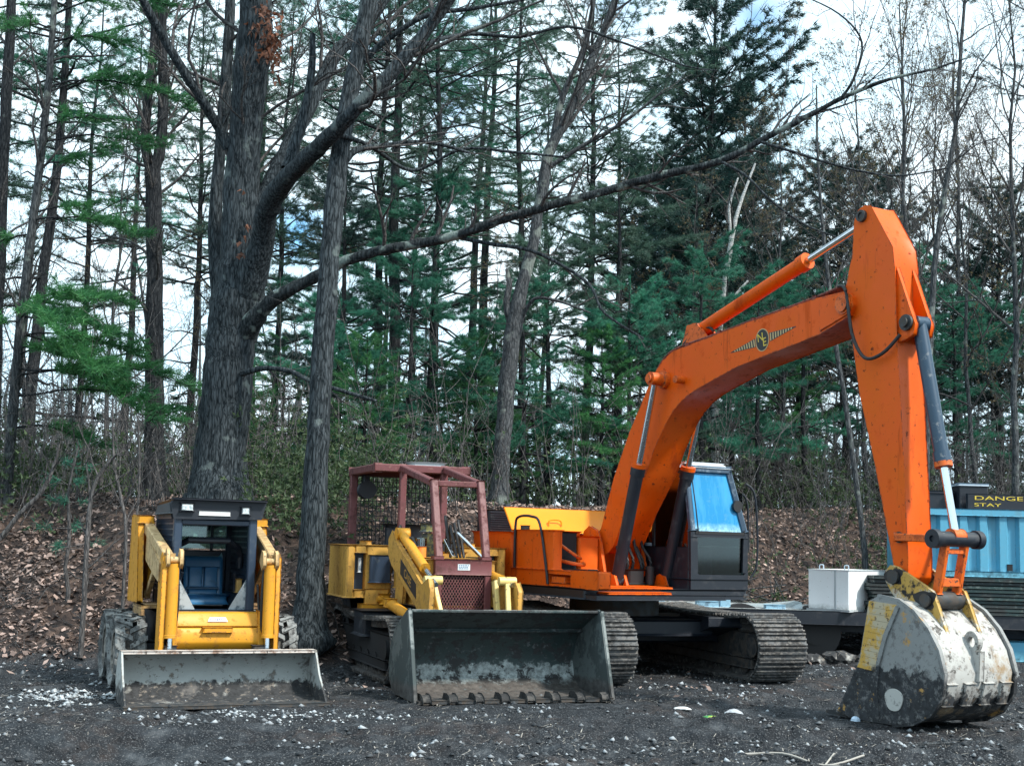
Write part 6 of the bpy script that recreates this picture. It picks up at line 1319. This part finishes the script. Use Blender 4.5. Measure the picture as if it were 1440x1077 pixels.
# sticks lying in front
for k, (path, lab) in enumerate([([(25, 1062), (90, 1042), (150, 1036), (200, 1035)], "long thin stick lying on the mud at the lower left"), ([(1035, 1052), (1100, 1056), (1160, 1064), (1215, 1062)], "pale forked stick lying on the mud at the lower right"), ([(1180, 1046), (1270, 1044), (1345, 1040)], "straight pale stick just in front of the excavator bucket")]):
    pts = []
    for u, v_ in path:
        d = at(u, v_, 1.0) - Vector((0, 0, HC)); q = Vector((0, 0, HC)) + d * (-(HC - .03) / d.z); pts.append((q.x, q.y, hz(q.x, q.y) + .02))
    a = MB(); a.tube(pts, [.018, .016, .012, .008], 7, raw=True)
    if k == 1: m_ = pts[2]; a.tube([m_, (m_[0] + .15, m_[1] - .25, m_[2] + .03), (m_[0] + .20, m_[1] - .5, m_[2])], .008, 6, raw=True); a.tube([m_, (m_[0] + .12, m_[1] + .2, m_[2] + .06)], .007, 6, raw=True)
    tag(a.done("stick", B_dec if k != 1 else mat("pale_stick", (.34, .32, .29), .8)), lab, "stick", "sticks on the mud")
# litter: plastic bag, green wrapper, white bottle cap
def crumple(name, u, v_, sx, sy, sz, m, lab, cat, seed):
    d = at(u, v_, 1.0) - Vector((0, 0, HC)); q = Vector((0, 0, HC)) + d * (-HC / d.z); bm = bmesh.new(); bmesh.ops.create_icosphere(bm, subdivisions=3, radius=1.0); r_ = random.Random(seed)
    off = [Vector((r_.uniform(-1, 1), r_.uniform(-1, 1), r_.uniform(-1, 1))).normalized() for _ in range(14)]
    for w_ in bm.verts:
        n_ = w_.co.normalized(); k = 1.0
        for o_ in off: k -= .35 * max(0, n_.dot(o_) - .72)
        k *= 1 + r_.uniform(-.06, .06); w_.co = Vector((n_.x * sx * k, n_.y * sy * k, max(-.1, n_.z) * sz * k))
    me = bpy.data.meshes.new(name); bm.to_mesh(me); bm.free(); me.materials.append(m); o = link(name, me); o.location = (q.x, q.y, hz(q.x, q.y) + .01); tag(o, lab, cat); return o
crumple("plastic_bag", 1032, 1006, .10, .07, .055, mat("white_film", (.50, .53, .57), .4, transl=.3), "crumpled white plastic bag on the mud in front of the excavator tracks", "bag", 3)
crumple("wrapper", 1000, 1004, .09, .05, .025, mat("green_wrapper_film", (.05, .25, .07), .4, 0, [('n', 9, .55, .6, (.35, .42, .06))]), "crumpled green and yellow wrapper lying beside the white bag", "wrapper", 5)
crumple("paper_scrap", 960, 998, .09, .05, .025, mat("pale_scrap", (.55, .58, .6), .6), "grey white scrap lying left of the green wrapper", "scrap", 9)
crumple("bottle_cap", 1203, 1013, .05, .04, .045, mat("pale_blue_scrap", (.45, .58, .72), .5), "small pale blue scrap at the foot of the excavator bucket", "scrap", 12)
# rubble under the flatbed
for k, (u, v_, s_) in enumerate(((1148, 900, .12), (1186, 905, .16), (1226, 915, .13), (1216, 935, .12), (1140, 925, .10), (1172, 935, .13), (1240, 945, .10))):
    p = at(u, v_, 19.2); bm = bmesh.new(); bmesh.ops.create_icosphere(bm, subdivisions=2, radius=1.0); r_ = random.Random(k + 40)
    for w_ in bm.verts: w_.co = Vector((w_.co.x * s_ * 1.3, w_.co.y * s_, w_.co.z * s_ * .75)) * (1 + r_.uniform(-.22, .22))
    me = bpy.data.meshes.new("rock"); bm.to_mesh(me); bm.free(); me.materials.append(M['skbucket']); o = link("rock", me); o.location = (p.x, 19.2, hz(p.x, 19.2) + s_ * .35); tag(o, "grey lump of broken rubble lying in the shade under the flatbed trailer", "rubble", "rubble lumps under the trailer")
